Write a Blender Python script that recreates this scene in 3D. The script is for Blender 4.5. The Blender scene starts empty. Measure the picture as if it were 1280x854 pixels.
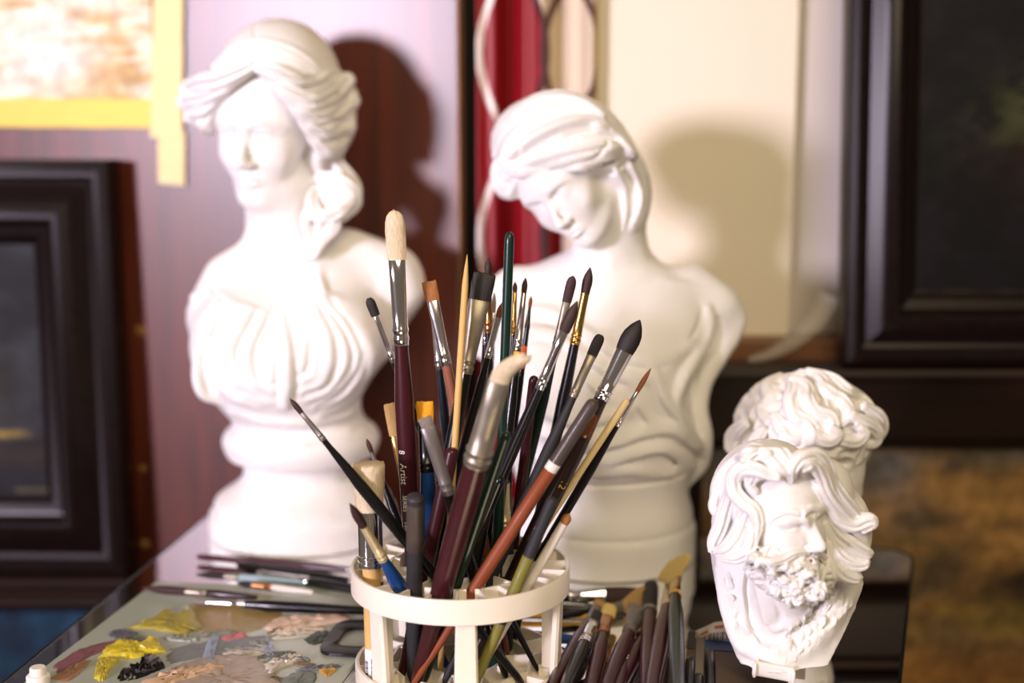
import bpy, bmesh, math, random
import numpy as np
import openvdb
from mathutils import Vector, Matrix

SC = bpy.context.scene
COL = SC.collection
# ------------------------------------------------------------------ camera
F_PX = 1778.0
PITCH = math.radians(9.5)
CAM = np.array([0.0, 0.0, 0.41])
FWD = np.array([0.0, math.cos(PITCH), -math.sin(PITCH)])
UPV = np.array([0.0, math.sin(PITCH), math.cos(PITCH)])
RGT = np.array([1.0, 0.0, 0.0])


def ray(px, py):
    return FWD + (px - 640.0) / F_PX * RGT - (py - 427.0) / F_PX * UPV


def W(px, py, hd):
    """measured photo position at horizontal distance hd -> world point"""
    d = ray(px, py)
    return CAM + d * (hd / d[1])


def G(px, py, z=0.0):
    """measured photo position on the horizontal plane z -> world point"""
    d = ray(px, py)
    return CAM + d * ((z - CAM[2]) / d[2])


def ppx(p):
    """metres per photo pixel at world point p"""
    return float(np.dot(np.asarray(p) - CAM, FWD)) / F_PX


# ------------------------------------------------------------------ objects
def tag(o, label=None, cat=None, group=None, kind=None):
    if label: o['label'] = label
    if cat: o['category'] = cat
    if group: o['group'] = group
    if kind: o['kind'] = kind
    return o


def thing(name, loc, label, cat, group=None):
    o = bpy.data.objects.new(name, None)
    o.empty_display_size = 0.02
    COL.objects.link(o)
    o.location = Vector([float(v) for v in loc])
    return tag(o, label, cat, group)


def mesh_obj(name, verts, faces, mat, parent=None, smooth=True, origin=None, auto=None):
    """verts in world coordinates; stored relative to the parent (an Empty, unrotated) or to origin"""
    off = np.zeros(3)
    if parent is not None:
        p = parent
        while p is not None:
            off = off + np.array(p.location[:])
            p = p.parent
    elif origin is not None:
        off = np.asarray(origin, float)
    me = bpy.data.meshes.new(name)
    V = np.asarray(verts, float) - off
    me.from_pydata(V.tolist(), [], [list(map(int, f)) for f in faces])
    me.update()
    if smooth:
        me.polygons.foreach_set('use_smooth', [True] * len(me.polygons))
        if auto is not None:
            me.set_sharp_from_angle(angle=math.radians(auto))
    if mat is not None:
        me.materials.append(mat)
    o = bpy.data.objects.new(name, me)
    COL.objects.link(o)
    if parent is not None:
        o.parent = parent
    elif origin is not None:
        o.location = Vector([float(v) for v in origin])
    return o


class MB:
    """collects shapes in world coordinates, builds ONE mesh"""
    def __init__(s):
        s.v = []; s.f = []

    def add(s, verts, faces):
        b = len(s.v)
        s.v.extend([tuple(map(float, p)) for p in verts])
        s.f.extend([tuple(i + b for i in f) for f in faces])

    def box(s, lo, hi, M=None):
        (x0, y0, z0), (x1, y1, z1) = lo, hi
        vs = [np.array(p, float) for p in ((x0,y0,z0),(x1,y0,z0),(x1,y1,z0),(x0,y1,z0),(x0,y0,z1),(x1,y0,z1),(x1,y1,z1),(x0,y1,z1))]
        if M is not None: vs = [M(p) for p in vs]
        s.add(vs, [(0,3,2,1),(4,5,6,7),(0,1,5,4),(1,2,6,5),(2,3,7,6),(3,0,4,7)])

    def rings(s, rings, cap0=True, cap1=True, closed=False):
        n = len(rings[0]); b = len(s.v)
        for r in rings: s.v.extend([tuple(map(float, p)) for p in r])
        m = len(rings)
        for i in range(m if closed else m - 1):
            j = (i + 1) % m
            for k in range(n):
                l = (k + 1) % n
                s.f.append((b+i*n+k, b+i*n+l, b+j*n+l, b+j*n+k))
        if not closed:
            if cap0: s.f.append(tuple(b + k for k in reversed(range(n))))
            if cap1: s.f.append(tuple(b + (m-1)*n + k for k in range(n)))

    def lathe(s, c, prof, n=48, cap0=True, cap1=True, closed=False):
        rs = []
        for r, z in prof:
            rs.append([(c[0]+r*math.cos(2*math.pi*k/n), c[1]+r*math.sin(2*math.pi*k/n), c[2]+z) for k in range(n)])
        s.rings(rs, cap0, cap1, closed)

    def tube(s, pts, rad, n=12, flat=None, side=None):
        """swept tube; flat = factor on the second axis, side = preferred first axis"""
        P = [np.asarray(p, float) for p in pts]
        R = rad if hasattr(rad, '__len__') else [rad] * len(P)
        FL = flat if hasattr(flat, '__len__') else [flat or 1.0] * len(P)
        rs = []; n1 = None
        for i, p in enumerate(P):
            t = P[min(i+1, len(P)-1)] - P[max(i-1, 0)]
            t = t / (np.linalg.norm(t) + 1e-12)
            if n1 is None:
                a = np.asarray(side, float) if side is not None else (RGT if abs(t[0]) < .9 else np.array([0, 0, 1.]))
                n1 = a
            n1 = n1 - t * np.dot(n1, t); n1 /= np.linalg.norm(n1) + 1e-12
            n2 = np.cross(t, n1)
            rs.append([p + R[i]*(math.cos(2*math.pi*k/n)*n1 + FL[i]*math.sin(2*math.pi*k/n)*n2) for k in range(n)])
        s.rings(rs)

    def build(s, name, mat, parent=None, smooth=True, origin=None, auto=35):
        return mesh_obj(name, s.v, s.f, mat, parent, smooth, origin, auto)


# ------------------------------------------------------------------ materials
def new_mat(name):
    m = bpy.data.materials.new(name); m.use_nodes = True
    nt = m.node_tree
    return m, nt, nt.nodes['Principled BSDF']


def pbr(name, col, rough=.5, metal=0., spec=.5, coat=0., coat_rough=.1, noise=0., nscale=40., bump=0., bscale=200., sss=0.):
    m, nt, b = new_mat(name)
    b.inputs['Base Color'].default_value = (*col, 1)
    b.inputs['Roughness'].default_value = rough
    b.inputs['Metallic'].default_value = metal
    b.inputs['Specular IOR Level'].default_value = spec
    b.inputs['Coat Weight'].default_value = coat
    b.inputs['Coat Roughness'].default_value = coat_rough
    tc = nt.nodes.new('ShaderNodeTexCoord')
    if noise > 0:
        n = nt.nodes.new('ShaderNodeTexNoise'); n.inputs['Scale'].default_value = nscale; n.inputs['Detail'].default_value = 5
        nt.links.new(tc.outputs['Object'], n.inputs['Vector'])
        mx = nt.nodes.new('ShaderNodeMix'); mx.data_type = 'RGBA'
        mx.inputs[6].default_value = (*[c * (1 - noise) for c in col], 1)
        mx.inputs[7].default_value = (*[min(1, c * (1 + noise)) for c in col], 1)
        nt.links.new(n.outputs['Fac'], mx.inputs[0]); nt.links.new(mx.outputs[2], b.inputs['Base Color'])
    if bump > 0:
        n2 = nt.nodes.new('ShaderNodeTexNoise'); n2.inputs['Scale'].default_value = bscale; n2.inputs['Detail'].default_value = 6
        nt.links.new(tc.outputs['Object'], n2.inputs['Vector'])
        bp = nt.nodes.new('ShaderNodeBump'); bp.inputs['Strength'].default_value = bump; bp.inputs['Distance'].default_value = .001
        nt.links.new(n2.outputs['Fac'], bp.inputs['Height']); nt.links.new(bp.outputs['Normal'], b.inputs['Normal'])
    return m


def s2l(r, g, b):
    f = lambda c: (c/255/12.92) if c <= 10 else ((c/255 + .055)/1.055)**2.4
    return (f(r), f(g), f(b))


# ------------------------------------------------------------------ volume sculpting (signed distances -> one closed mesh)
def crom(P, n=8):
    """Catmull-Rom resample of an array of rows"""
    P = np.asarray(P, float)
    if len(P) < 3: 
        t = np.linspace(0, 1, n)[:, None]
        return P[0] * (1 - t) + P[-1] * t
    Q = np.vstack([2*P[0]-P[1], P, 2*P[-1]-P[-2]])
    out = []
    for i in range(1, len(Q) - 2):
        for t in np.linspace(0, 1, n, endpoint=False):
            a, b, c, d = Q[i-1], Q[i], Q[i+1], Q[i+2]
            out.append(.5*(2*b + (c-a)*t + (2*a-5*b+4*c-d)*t*t + (3*b-a-3*c+d)*t**3))
    out.append(P[-1])
    return np.array(out)


class Sculpt:
    def __init__(s, lo, hi, h):
        s.lo = np.asarray(lo, float); s.h = h
        s.n = np.ceil((np.asarray(hi) - s.lo) / h).astype(int) + 1
        s.D = np.full(s.n, .03, np.float32)

    def sl(s, lo, hi):
        a = np.clip(np.floor((np.asarray(lo) - s.lo) / s.h).astype(int), 0, s.n)
        b = np.clip(np.ceil((np.asarray(hi) - s.lo) / s.h).astype(int) + 1, 0, s.n)
        return a, b

    def grid(s, a, b):
        ax = [(s.lo[i] + s.h * np.arange(a[i], b[i])).astype(np.float32) for i in range(3)]
        return ax[0][:, None, None], ax[1][None, :, None], ax[2][None, None, :]

    def put(s, a, b, d, k, sub=False):
        v = s.D[a[0]:b[0], a[1]:b[1], a[2]:b[2]]
        k = max(k, 1e-6)
        if sub:
            d = -d
            hh = np.maximum(k - np.abs(v - d), 0) / k
            v[...] = np.maximum(v, d) + hh*hh*k*.25
        else:
            hh = np.maximum(k - np.abs(v - d), 0) / k
            v[...] = np.minimum(v, d) - hh*hh*k*.25

    def ell(s, c, r, k=.004, R=None, sub=False):
        c = np.asarray(c, float); r = np.asarray(r, float) * np.ones(3)
        R = np.eye(3) if R is None else np.asarray(R)       # columns = axes
        ext = np.sqrt(((R * r) ** 2).sum(1)) + k + 3*s.h
        a, b = s.sl(c - ext, c + ext)
        if np.any(b <= a): return
        X, Y, Z = s.grid(a, b)
        X = X - c[0]; Y = Y - c[1]; Z = Z - c[2]
        k0 = 0; k1 = 0
        for i in range(3):
            q = X*R[0, i] + Y*R[1, i] + Z*R[2, i]
            k0 = k0 + (q/r[i])**2; k1 = k1 + (q/r[i]**2)**2
        k0 = np.sqrt(k0); k1 = np.sqrt(k1) + 1e-9
        d = np.where(k0 < 1e-3, -r.min(), k0*(k0-1)/k1)
        s.put(a, b, d.astype(np.float32), k, sub)

    def tube(s, P, rad, k=.003, sub=False, ridges=0, amp=0., up=None, flat=1.0, twist=0.):
        """round-cone chain; ridges = strand grooves along it; flat<1 squeezes it along 'up'"""
        P = np.asarray(P, float); R = np.asarray(rad, float) * np.ones(len(P))
        m = R.max() + k + 3*s.h
        a, b = s.sl(P.min(0) - m, P.max(0) + m)
        if np.any(b <= a): return
        T = np.full(b - a, .06, np.float32)
        L = 0.
        n1 = None
        for i in range(len(P) - 1):
            p, q = P[i], P[i+1]; ba = q - p; bb = float(ba @ ba)
            if bb < 1e-14: continue
            mm = max(R[i], R[i+1]) + k + 2*s.h
            a2, b2 = s.sl(np.minimum(p, q) - mm, np.maximum(p, q) + mm)
            a2 = np.maximum(a2, a); b2 = np.minimum(b2, b)
            if np.any(b2 <= a2): continue
            X, Y, Z = s.grid(a2, b2)
            X = X - p[0]; Y = Y - p[1]; Z = Z - p[2]
            t = np.clip((X*ba[0] + Y*ba[1] + Z*ba[2]) / bb, 0, 1)
            X = X - t*ba[0]; Y = Y - t*ba[1]; Z = Z - t*ba[2]
            if ridges or flat != 1.0:
                tt = ba / math.sqrt(bb)
                u = up[i] if up is not None and np.ndim(up) == 2 else (up if up is not None else np.array([0, -1., .3]))
                n1 = u - tt * (u @ tt); n1 = n1 / (np.linalg.norm(n1) + 1e-9); n2 = np.cross(tt, n1)
                v1 = X*n1[0] + Y*n1[1] + Z*n1[2]; v2 = X*n2[0] + Y*n2[1] + Z*n2[2]
                rr = R[i] + (R[i+1]-R[i]) * t
                v3 = X*tt[0] + Y*tt[1] + Z*tt[2]
                d = (np.sqrt((v1/flat)**2 + v2**2 + v3**2 + 1e-12) - rr) * min(1, flat*1.2)
                if ridges:
                    # grooves run along the strand, spread over its width
                    q_ = np.clip(v2/(rr+1e-6), -1, 1)
                    d = d - amp * rr * (1 - q_**4) * np.cos(q_ * math.pi * ridges / 2 + twist*(L + t*math.sqrt(bb)))
            else:
                d = np.sqrt(X*X + Y*Y + Z*Z) - (R[i] + (R[i+1]-R[i]) * t)
            w = T[a2[0]-a[0]:b2[0]-a[0], a2[1]-a[1]:b2[1]-a[1], a2[2]-a[2]:b2[2]-a[2]]
            np.minimum(w, d.astype(np.float32), out=w)
            L += math.sqrt(bb)
        s.put(a, b, T, k, sub)

    def loft(s, rows, k=.006, power=2.0):
        """rows of (z, xc, yc, a, b): stacked oval sections"""
        rows = np.array(sorted(rows), float)
        C = crom(rows, 10); zz = C[:, 0]
        zz, idx = np.unique(zz, return_index=True); C = C[idx]
        ext = C[:, 3:5].max() + k + 3*s.h
        lo = [C[:, 1].min()-ext, C[:, 2].min()-ext, zz[0]-k-3*s.h]; hi = [C[:, 1].max()+ext, C[:, 2].max()+ext, zz[-1]+k+3*s.h]
        a, b = s.sl(lo, hi)
        X, Y, Z = s.grid(a, b); z = Z[0, 0, :]
        f = lambda j: np.interp(z, zz, C[:, j]).astype(np.float32)[None, None, :]
        A, B = f(3), f(4)
        q = (np.abs((X-f(1))/A)**power + np.abs((Y-f(2))/B)**power) ** (1/power)
        d = (q - 1) * np.minimum(A, B)
        dz = np.maximum(zz[0] - Z, Z - zz[-1])
        d = np.maximum(d, dz)
        s.put(a, b, d.astype(np.float32), k)

    def lathe(s, c, prof, k=.003):
        """prof: (r, z) outline from bottom to top, axis vertical through c"""
        P = np.array(prof, float); rm = P[:, 0].max() + k + 3*s.h
        a, b = s.sl([c[0]-rm, c[1]-rm, P[:, 1].min()-k-3*s.h], [c[0]+rm, c[1]+rm, P[:, 1].max()+k+3*s.h])
        X, Y, Z = s.grid(a, b)
        rho = np.sqrt((X-c[0])**2 + (Y-c[1])**2)
        poly = np.vstack([[0, P[0, 1]], P, [0, P[-1, 1]]])
        # 2-D table, then lookup
        hr = s.h * .5
        rg = np.arange(0, rm*1.5, hr); zg = Z[0, 0, :]
        RR, ZZ = np.meshgrid(rg, zg, indexing='ij')
        d = np.full(RR.shape, 1e9); ins = np.zeros(RR.shape, bool)
        N = len(poly)
        for i in range(N):
            p, q = poly[i], poly[(i+1) % N]
            if i < N-1:
                e = q - p; bb = e @ e + 1e-15
                t = np.clip(((RR-p[0])*e[0] + (ZZ-p[1])*e[1])/bb, 0, 1)
                d = np.minimum(d, (RR-p[0]-t*e[0])**2 + (ZZ-p[1]-t*e[1])**2)
            c1 = (p[1] > ZZ) != (q[1] > ZZ)
            xs = p[0] + (ZZ-p[1])*(q[0]-p[0])/((q[1]-p[1]) if abs(q[1]-p[1]) > 1e-12 else 1e-12)
            ins ^= c1 & (RR < xs)
        d = np.sqrt(d); d[ins] *= -1
        i = np.clip(rho/hr, 0, len(rg)-2); i0 = i.astype(int); fr = (i - i0)
        kz = np.broadcast_to(np.arange(len(zg))[None, None, :], i0.shape[:2] + (len(zg),))
        i0 = np.broadcast_to(i0, kz.shape); fr = np.broadcast_to(fr, kz.shape)
        dd = d[i0, kz]*(1-fr) + d[i0+1, kz]*fr
        s.put(a, b, dd.astype(np.float32), k)

    def prism(s, poly, y0, y1, k=.002, bulge=0., sub=False):
        """outline in (x, z), solid between depths y0 and y1, front face bowed forward by bulge"""
        P = np.array(poly, float)
        a, b = s.sl([P[:, 0].min()-k-.004, y0-bulge-k-.004, P[:, 1].min()-k-.004], [P[:, 0].max()+k+.004, y1+k+.004, P[:, 1].max()+k+.004])
        X, Y, Z = s.grid(a, b)
        XX, ZZ = np.broadcast_arrays(X[:, 0, :], Z[0])
        d = np.full(XX.shape, 1e9); ins = np.zeros(XX.shape, bool)
        for i in range(len(P)):
            p, q = P[i], P[(i+1) % len(P)]; e = q - p
            t = np.clip(((XX-p[0])*e[0] + (ZZ-p[1])*e[1])/(e @ e + 1e-15), 0, 1)
            d = np.minimum(d, (XX-p[0]-t*e[0])**2 + (ZZ-p[1]-t*e[1])**2)
            ins ^= ((p[1] > ZZ) != (q[1] > ZZ)) & (XX < p[0] + (ZZ-p[1])*(q[0]-p[0])/(q[1]-p[1] + 1e-12))
        d = np.sqrt(d); d[ins] *= -1
        xm, xr = P[:, 0].mean(), np.ptp(P[:, 0])/2
        yb = y0 - bulge*np.clip(1 - ((XX-xm)/xr)**2, 0, 1)
        D = np.maximum(d[:, None, :], np.maximum(yb[:, None, :] - Y, Y - y1))
        s.put(a, b, D.astype(np.float32), k, sub)

    def cut(s, p, nrm, k=.002, lo=None, hi=None):
        """remove everything on the +nrm side of the plane through p (inside an optional box)"""
        nrm = np.asarray(nrm, float); nrm = nrm/np.linalg.norm(nrm)
        a, b = s.sl(lo if lo is not None else s.lo, hi if hi is not None else s.lo + s.h*s.n)
        X, Y, Z = s.grid(a, b)
        d = -((X-p[0])*nrm[0] + (Y-p[1])*nrm[1] + (Z-p[2])*nrm[2])
        s.put(a, b, np.broadcast_to(d, b-a).astype(np.float32), k, True)

    def hit(s, px, py, near=.0):
        d = ray(px, py); d = d/d[1]
        y = np.arange(s.lo[1], s.lo[1] + s.h*s.n[1], s.h*.5)
        P = CAM + d * y[:, None]
        I = np.round((P - s.lo)/s.h).astype(int)
        ok = np.all((I >= 0) & (I < s.n), 1)
        v = np.full(len(y), 1., np.float32); J = I[ok]
        v[ok] = s.D[J[:, 0], J[:, 1], J[:, 2]]
        w = np.where(v < 0)[0]
        return P[w[0]] if len(w) else None

    def stroke(s, pts, r, k=4., lift=0., sub=False, ridges=0, amp=0., flat=1., n=8, twist=0.):
        """a lock, fold or groove laid on the present surface: points measured on the photo (radius, blend and lift in photo pixels);
        a third number gives its own horizontal distance instead of the surface"""
        Q = []; last = None
        for p in pts:
            if len(p) > 2: w = W(*p)
            else:
                w = s.hit(*p)
                if w is None: w = W(p[0], p[1], last[1] if last is not None else s.lo[1] + s.h*s.n[1]*.5)
            Q.append(w); last = w
        m = ppx(Q[0])
        Q = [w - ray(p[0], p[1]) * (lift*m) if len(p) < 3 else w for p, w in zip(pts, Q)]
        R = np.asarray(r, float) * np.ones(len(Q)) * m
        C = crom(np.column_stack([np.array(Q), R]), n)
        s.tube(C[:, :3], np.maximum(C[:, 3], .0004), k*m, sub, ridges, amp, up=-FWD, flat=flat, twist=twist)

    def blob(s, px, py, r, k=4., hd=None, lift=0., sub=False):
        w = W(px, py, hd) if hd is not None else s.hit(px, py)
        if w is None: return
        m = ppx(w); w = w - ray(px, py)*lift*m
        s.ell(w, np.asarray(r, float)*m, k*m, sub=sub)

    def blur(s, n=1):
        for _ in range(n):
            for ax in range(3):
                D = s.D
                a = np.take(D, [0], ax); z = np.take(D, [-1], ax)
                E = np.concatenate([a, D, z], ax)
                sl = lambda i, j: tuple(slice(i, j) if q == ax else slice(None) for q in range(3))
                s.D = (.25*E[sl(0, -2)] + .5*E[sl(1, -1)] + .25*E[sl(2, None)]).astype(np.float32)

    def mesh(s, keep_above=None):
        g = openvdb.FloatGrid(.03)
        g.copyFromArray(np.ascontiguousarray(s.D))
        V, Tr, Q = g.convertToPolygons(0., .12)
        V = V * s.h + s.lo
        F = [tuple(f) for f in Q.tolist()] + [tuple(f) for f in Tr.tolist()]
        # outward orientation
        if F:
            vol = 0.
            Qn = Q if len(Q) else Tr
            c = V.mean(0); A = V[Qn[:, 0]]-c; B = V[Qn[:, 1]]-c; C_ = V[Qn[:, 2]]-c
            vol = np.einsum('ij,ij->i', A, np.cross(B, C_)).sum()
            if vol < 0: F = [f[::-1] for f in F]
        return V, F


def head(S, c, yaw, pitch, roll, H, male=False, mouth=True, eyes='open', k=.1, nose=1.):
    """a face in head units (chin 0, crown 1), turned and tilted; returns the local->world function"""
    y, p, r = [math.radians(v) for v in (yaw, pitch, roll)]
    Fv = np.array([math.sin(y)*math.cos(p), -math.cos(y)*math.cos(p), -math.sin(p)])
    X0 = np.array([math.cos(y), math.sin(y), 0.])
    U0 = np.cross(Fv, X0)
    Xv = math.cos(r)*X0 + math.sin(r)*U0; Uv = math.cos(r)*U0 - math.sin(r)*X0
    R = np.column_stack([Xv, Fv, Uv])
    c = np.asarray(c, float)
    L = lambda x, f, z: c + R @ (np.array([x, f, z - .45]) * H)
    E = lambda x, f, z, a, b, d, kk=.06, sub=False, M=None: S.ell(L(x, f, z), np.array([a, b, d])*H, kk*H, R if M is None else R @ M, sub)
    T = lambda P, rad, kk=.04, sub=False: S.tube(np.array([L(*q) for q in crom(P, 6)]), np.interp(np.linspace(0, 1, len(crom(P, 6))), np.linspace(0, 1, len(rad)), rad)*H, kk*H, sub)
    rx = lambda a: np.array([[1, 0, 0], [0, math.cos(a), -math.sin(a)], [0, math.sin(a), math.cos(a)]])
    E(0, -.06, .64, .32, .40, .345, .05)                      # cranium
    E(0, .10, .50, .255, .245, .30, .10)                      # upper face
    E(0, .10, .28, .20, .205, .25, .10)                      # lower face
    E(0, .215, .078, .072, .075, .065, .10)                   # chin
    for sx in (-1, 1):
        E(sx*.155, .185, .345, .075, .085, .085, .09)         # cheekbone
        T([(sx*.185, .0, .215), (sx*.145, .10, .12), (sx*.06, .20, .072)], [.045, .042, .04], .08)      # jaw line
        E(sx*.118, .365, .482, .082, .085, .048, .05, True)    # eye socket
        E(sx*.062, .36, .485, .032, .05, .04, .03, True)
        E(sx*.122, .248, .472, .062, .062, .056, .008)         # eyeball
        # lids
        up = [(sx*.060, .292, .466), (sx*.085, .312, .490), (sx*.120, .318, .501), (sx*.158, .300, .494), (sx*.190, .262, .470)]
        lo = [(sx*.060, .290, .464), (sx*.09, .304, .449), (sx*.125, .306, .444), (sx*.16, .288, .451), (sx*.190, .260, .468)]
        if eyes == 'down':
            E(sx*.122, .254, .475, .066, .064, .058, .010)
            T([(sx*.06, .288, .458), (sx*.095, .309, .446), (sx*.14, .307, .442), (sx*.185, .262, .458)], [.007, .010, .010, .007], .012)
            T([(sx*.06, .298, .450), (sx*.095, .322, .435), (sx*.14, .318, .431), (sx*.185, .268, .450)], [.003, .006, .006, .003], .008, True)
        else:
            T(up, [.008, .014, .016, .014, .008], .006)
            T(lo, [.006, .008, .009, .008, .006], .010)
            T([(sx*.115, .322, .474), (sx*.13, .322, .474)], [.012, .012], .006, True) if male else None
        bz = .545 if not male else .53
        br = [(sx*.045, .325, bz-.02), (sx*.10, .325, bz+.008), (sx*.165, .288, bz+.010), (sx*.215, .235, bz-.025)]
        T(br, [.022, .026, .026, .02] if not male else [.034, .036, .03, .02], .05)
        E(sx*.042, .345, .290, .027, .042, .024, .02)         # nostril wing
        E(sx*.022, .388, .266, .011, .02, .010, .01, True)
    T([(0, .312, .545), (0, .322, .48), (0, .358, .40), (0, .384, .335), (0, .394, .305)], [.030*nose, .021*nose, .022*nose, .026*nose, .030*nose], .03)
    E(0, .386, .300, .030, .034, .027, .02)
    if mouth:
        T([(-.10, .262, .192), (-.05, .306, .203), (-.014, .325, .210), (.014, .325, .210), (.05, .306, .203), (.10, .262, .192)], [.006, .013, .016, .016, .013, .006], .025)
        T([(-.085, .264, .180), (-.045, .300, .166), (0, .316, .160), (.045, .300, .166), (.085, .264, .180)], [.006, .015, .020, .015, .006], .025)
        T([(-.095, .276, .190), (-.05, .320, .187), (0, .343, .186), (.05, .320, .187), (.095, .276, .190)], [.004, .006, .007, .006, .004], .010, True)
        E(0, .318, .118, .06, .02, .016, .03, True)
        T([(0, .345, .258), (0, .338, .226)], [.008, .010], .02, True)
    return L, R


def sculpt_objects(S, root, mat):
    """mesh the finished volume and hand each modelling stage (socle, figure, drapery, hair) its own share as a child mesh"""
    V, F = S.mesh()
    names = [n for n, _ in S.stages]
    I = np.clip(np.round((V - S.lo)/S.h).astype(int), 0, S.n - 1)
    lab = np.full(len(V), len(names) - 1)
    for i in range(len(names) - 2, -1, -1):
        d = S.stages[i][1][I[:, 0], I[:, 1], I[:, 2]].astype(np.float32)
        lab[d < .9*S.h] = i
    FA = np.array([list(f) + [f[-1]]*(4-len(f)) for f in F])
    # smooth the labels over the surface
    for _ in range(6):
        cnt = np.zeros((len(V), len(names)))
        fl = np.zeros((len(F), len(names)))
        for j in range(4): np.add.at(fl, (np.arange(len(F)), lab[FA[:, j]]), 1)
        for j in range(4): np.add.at(cnt, FA[:, j], fl)
        lab = cnt.argmax(1)
    fl = np.zeros((len(F), len(names)))
    for j in range(4): np.add.at(fl, (np.arange(len(F)), lab[FA[:, j]]), 1)
    fl = fl.argmax(1)
    # stray patches join the part around them
    E = np.vstack([FA[:, [0, 1]], FA[:, [1, 2]], FA[:, [2, 3]], FA[:, [3, 0]]]); fe = np.tile(np.arange(len(F)), 4)
    ok = E[:, 0] != E[:, 1]; E = np.sort(E[ok], 1); fe = fe[ok]
    o_ = np.lexsort((E[:, 1], E[:, 0])); E = E[o_]; fe = fe[o_]
    same = np.all(E[1:] == E[:-1], 1); fa, fb = fe[:-1][same], fe[1:][same]
    for _ in range(2):
        L_ = np.arange(len(F)); same_part = fl[fa] == fl[fb]; pa, pb = fa[same_part], fb[same_part]
        while True:
            m_ = np.minimum(L_[pa], L_[pb]); N_ = L_.copy(); np.minimum.at(N_, pa, m_); np.minimum.at(N_, pb, m_); N_ = N_[N_]; N_ = N_[N_]
            if np.array_equal(N_, L_): break
            L_ = N_
        ids, inv, ct = np.unique(L_, return_inverse=True, return_counts=True)
        for i in range(len(names)):
            mine = np.unique(inv[fl == i])
            if len(mine) < 2: continue
            big = ct[mine].max()
            for c_ in mine:
                if ct[c_] < big*.35:
                    w = inv == c_; nb_ = np.concatenate([fl[fb[w[fa] & ~w[fb]]], fl[fa[w[fb] & ~w[fa]]]])
                    if len(nb_): fl[w] = np.bincount(nb_).argmax()
    A = V[FA[:, 1]] - V[FA[:, 0]]; B = V[FA[:, 2]] - V[FA[:, 0]]
    N = np.cross(A, B); VN = np.zeros_like(V)
    for j in range(4): np.add.at(VN, FA[:, j], N)
    VN /= np.linalg.norm(VN, axis=1)[:, None] + 1e-12
    out = {}
    for i, n in enumerate(names):
        w = np.where(fl == i)[0]
        if len(w) == 0: continue
        used = np.unique(FA[w]); mp = np.full(len(V), -1); mp[used] = np.arange(len(used))
        faces = [tuple(mp[list(F[k])]) for k in w]
        o = mesh_obj(n, V[used], faces, mat, root)
        o.data.normals_split_custom_set_from_vertices(VN[used].tolist())
        out[n] = o
    return out


Sculpt.stages = ()
def _stage(s, name): s.stages = list(s.stages) + [(name, s.D.astype(np.float16).copy())]
Sculpt.stage = _stage
# ------------------------------------------------------------------ materials of the place
M_PLASTER = pbr('plaster', (.86, .845, .82), .62, spec=.3, noise=.03, nscale=30, bump=.12, bscale=350)


def wood(name, c0, c1, scale=(9, 9, .7), rough=.45, coat=0., spec=.5, coat_rough=.2, sheen=0.):
    m, nt, b = new_mat(name)
    tc = nt.nodes.new('ShaderNodeTexCoord'); mp = nt.nodes.new('ShaderNodeMapping'); mp.inputs['Scale'].default_value = scale
    n = nt.nodes.new('ShaderNodeTexNoise'); n.inputs['Scale'].default_value = 6; n.inputs['Detail'].default_value = 8; n.inputs['Distortion'].default_value = .6
    cr = nt.nodes.new('ShaderNodeValToRGB'); cr.color_ramp.elements[0].color = (*c0, 1); cr.color_ramp.elements[1].color = (*c1, 1)
    cr.color_ramp.elements[0].position = .3; cr.color_ramp.elements[1].position = .72
    nt.links.new(tc.outputs['Object'], mp.inputs['Vector']); nt.links.new(mp.outputs['Vector'], n.inputs['Vector'])
    nt.links.new(n.outputs['Fac'], cr.inputs['Fac']); nt.links.new(cr.outputs['Color'], b.inputs['Base Color'])
    b.inputs['Roughness'].default_value = rough; b.inputs['Specular IOR Level'].default_value = spec
    b.inputs['Coat Weight'].default_value = coat; b.inputs['Coat Roughness'].default_value = coat_rough
    return m


M_PANEL = wood('mahogany_veneer', s2l(64, 22, 9), s2l(108, 42, 20), rough=.6, spec=.25, coat=1., coat_rough=.35)
M_PANEL.node_tree.nodes['Principled BSDF'].inputs['Coat IOR'].default_value = 1.62
M_EDGE = wood('board_edge', s2l(120, 84, 55), s2l(150, 110, 75), rough=.6)
M_GAPSHADE = wood('gap_shade_brown', s2l(14, 9, 8), s2l(24, 15, 12), rough=.6, spec=.2)  # near-black brown that stands in for shade beside the panel
M_FRAME = wood('dark_frame_wood', s2l(16, 9, 9), s2l(26, 15, 14), scale=(14, 14, 14), rough=.30, spec=.2)
M_RAIL = wood('dark_rail_wood', s2l(24, 13, 10), s2l(38, 20, 15), scale=(1, 14, 14), rough=.45, spec=.3)
M_SHELF = wood('brown_shelf_wood', s2l(92, 58, 34), s2l(130, 88, 54), scale=(1, 12, 12), rough=.5)
M_FLOORW = wood('floor_wood', s2l(70, 48, 36), s2l(96, 68, 50), scale=(10, 1, 1), rough=.5)
M_WALL = pbr('wall_paint', s2l(214, 206, 196), .8, noise=.03, nscale=8, bump=.2, bscale=120)
M_CREAM = pbr('cream_board_paint', s2l(238, 230, 210), .7, spec=.3, noise=.025, nscale=12, bump=.15, bscale=90)
M_GOLDEDGE = pbr('yellow_edge', s2l(196, 160, 84), .6, noise=.1)
M_SPOT = pbr('ochre_spot', s2l(150, 108, 46), .6, noise=.2)
M_TAPE = pbr('masking_tape', s2l(238, 222, 160), .55, noise=.05, nscale=60, bump=.3, bscale=300)
M_TAPEY = pbr('yellow_tape', s2l(244, 214, 96), .55, noise=.06, nscale=40, bump=.3, bscale=300)


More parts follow.
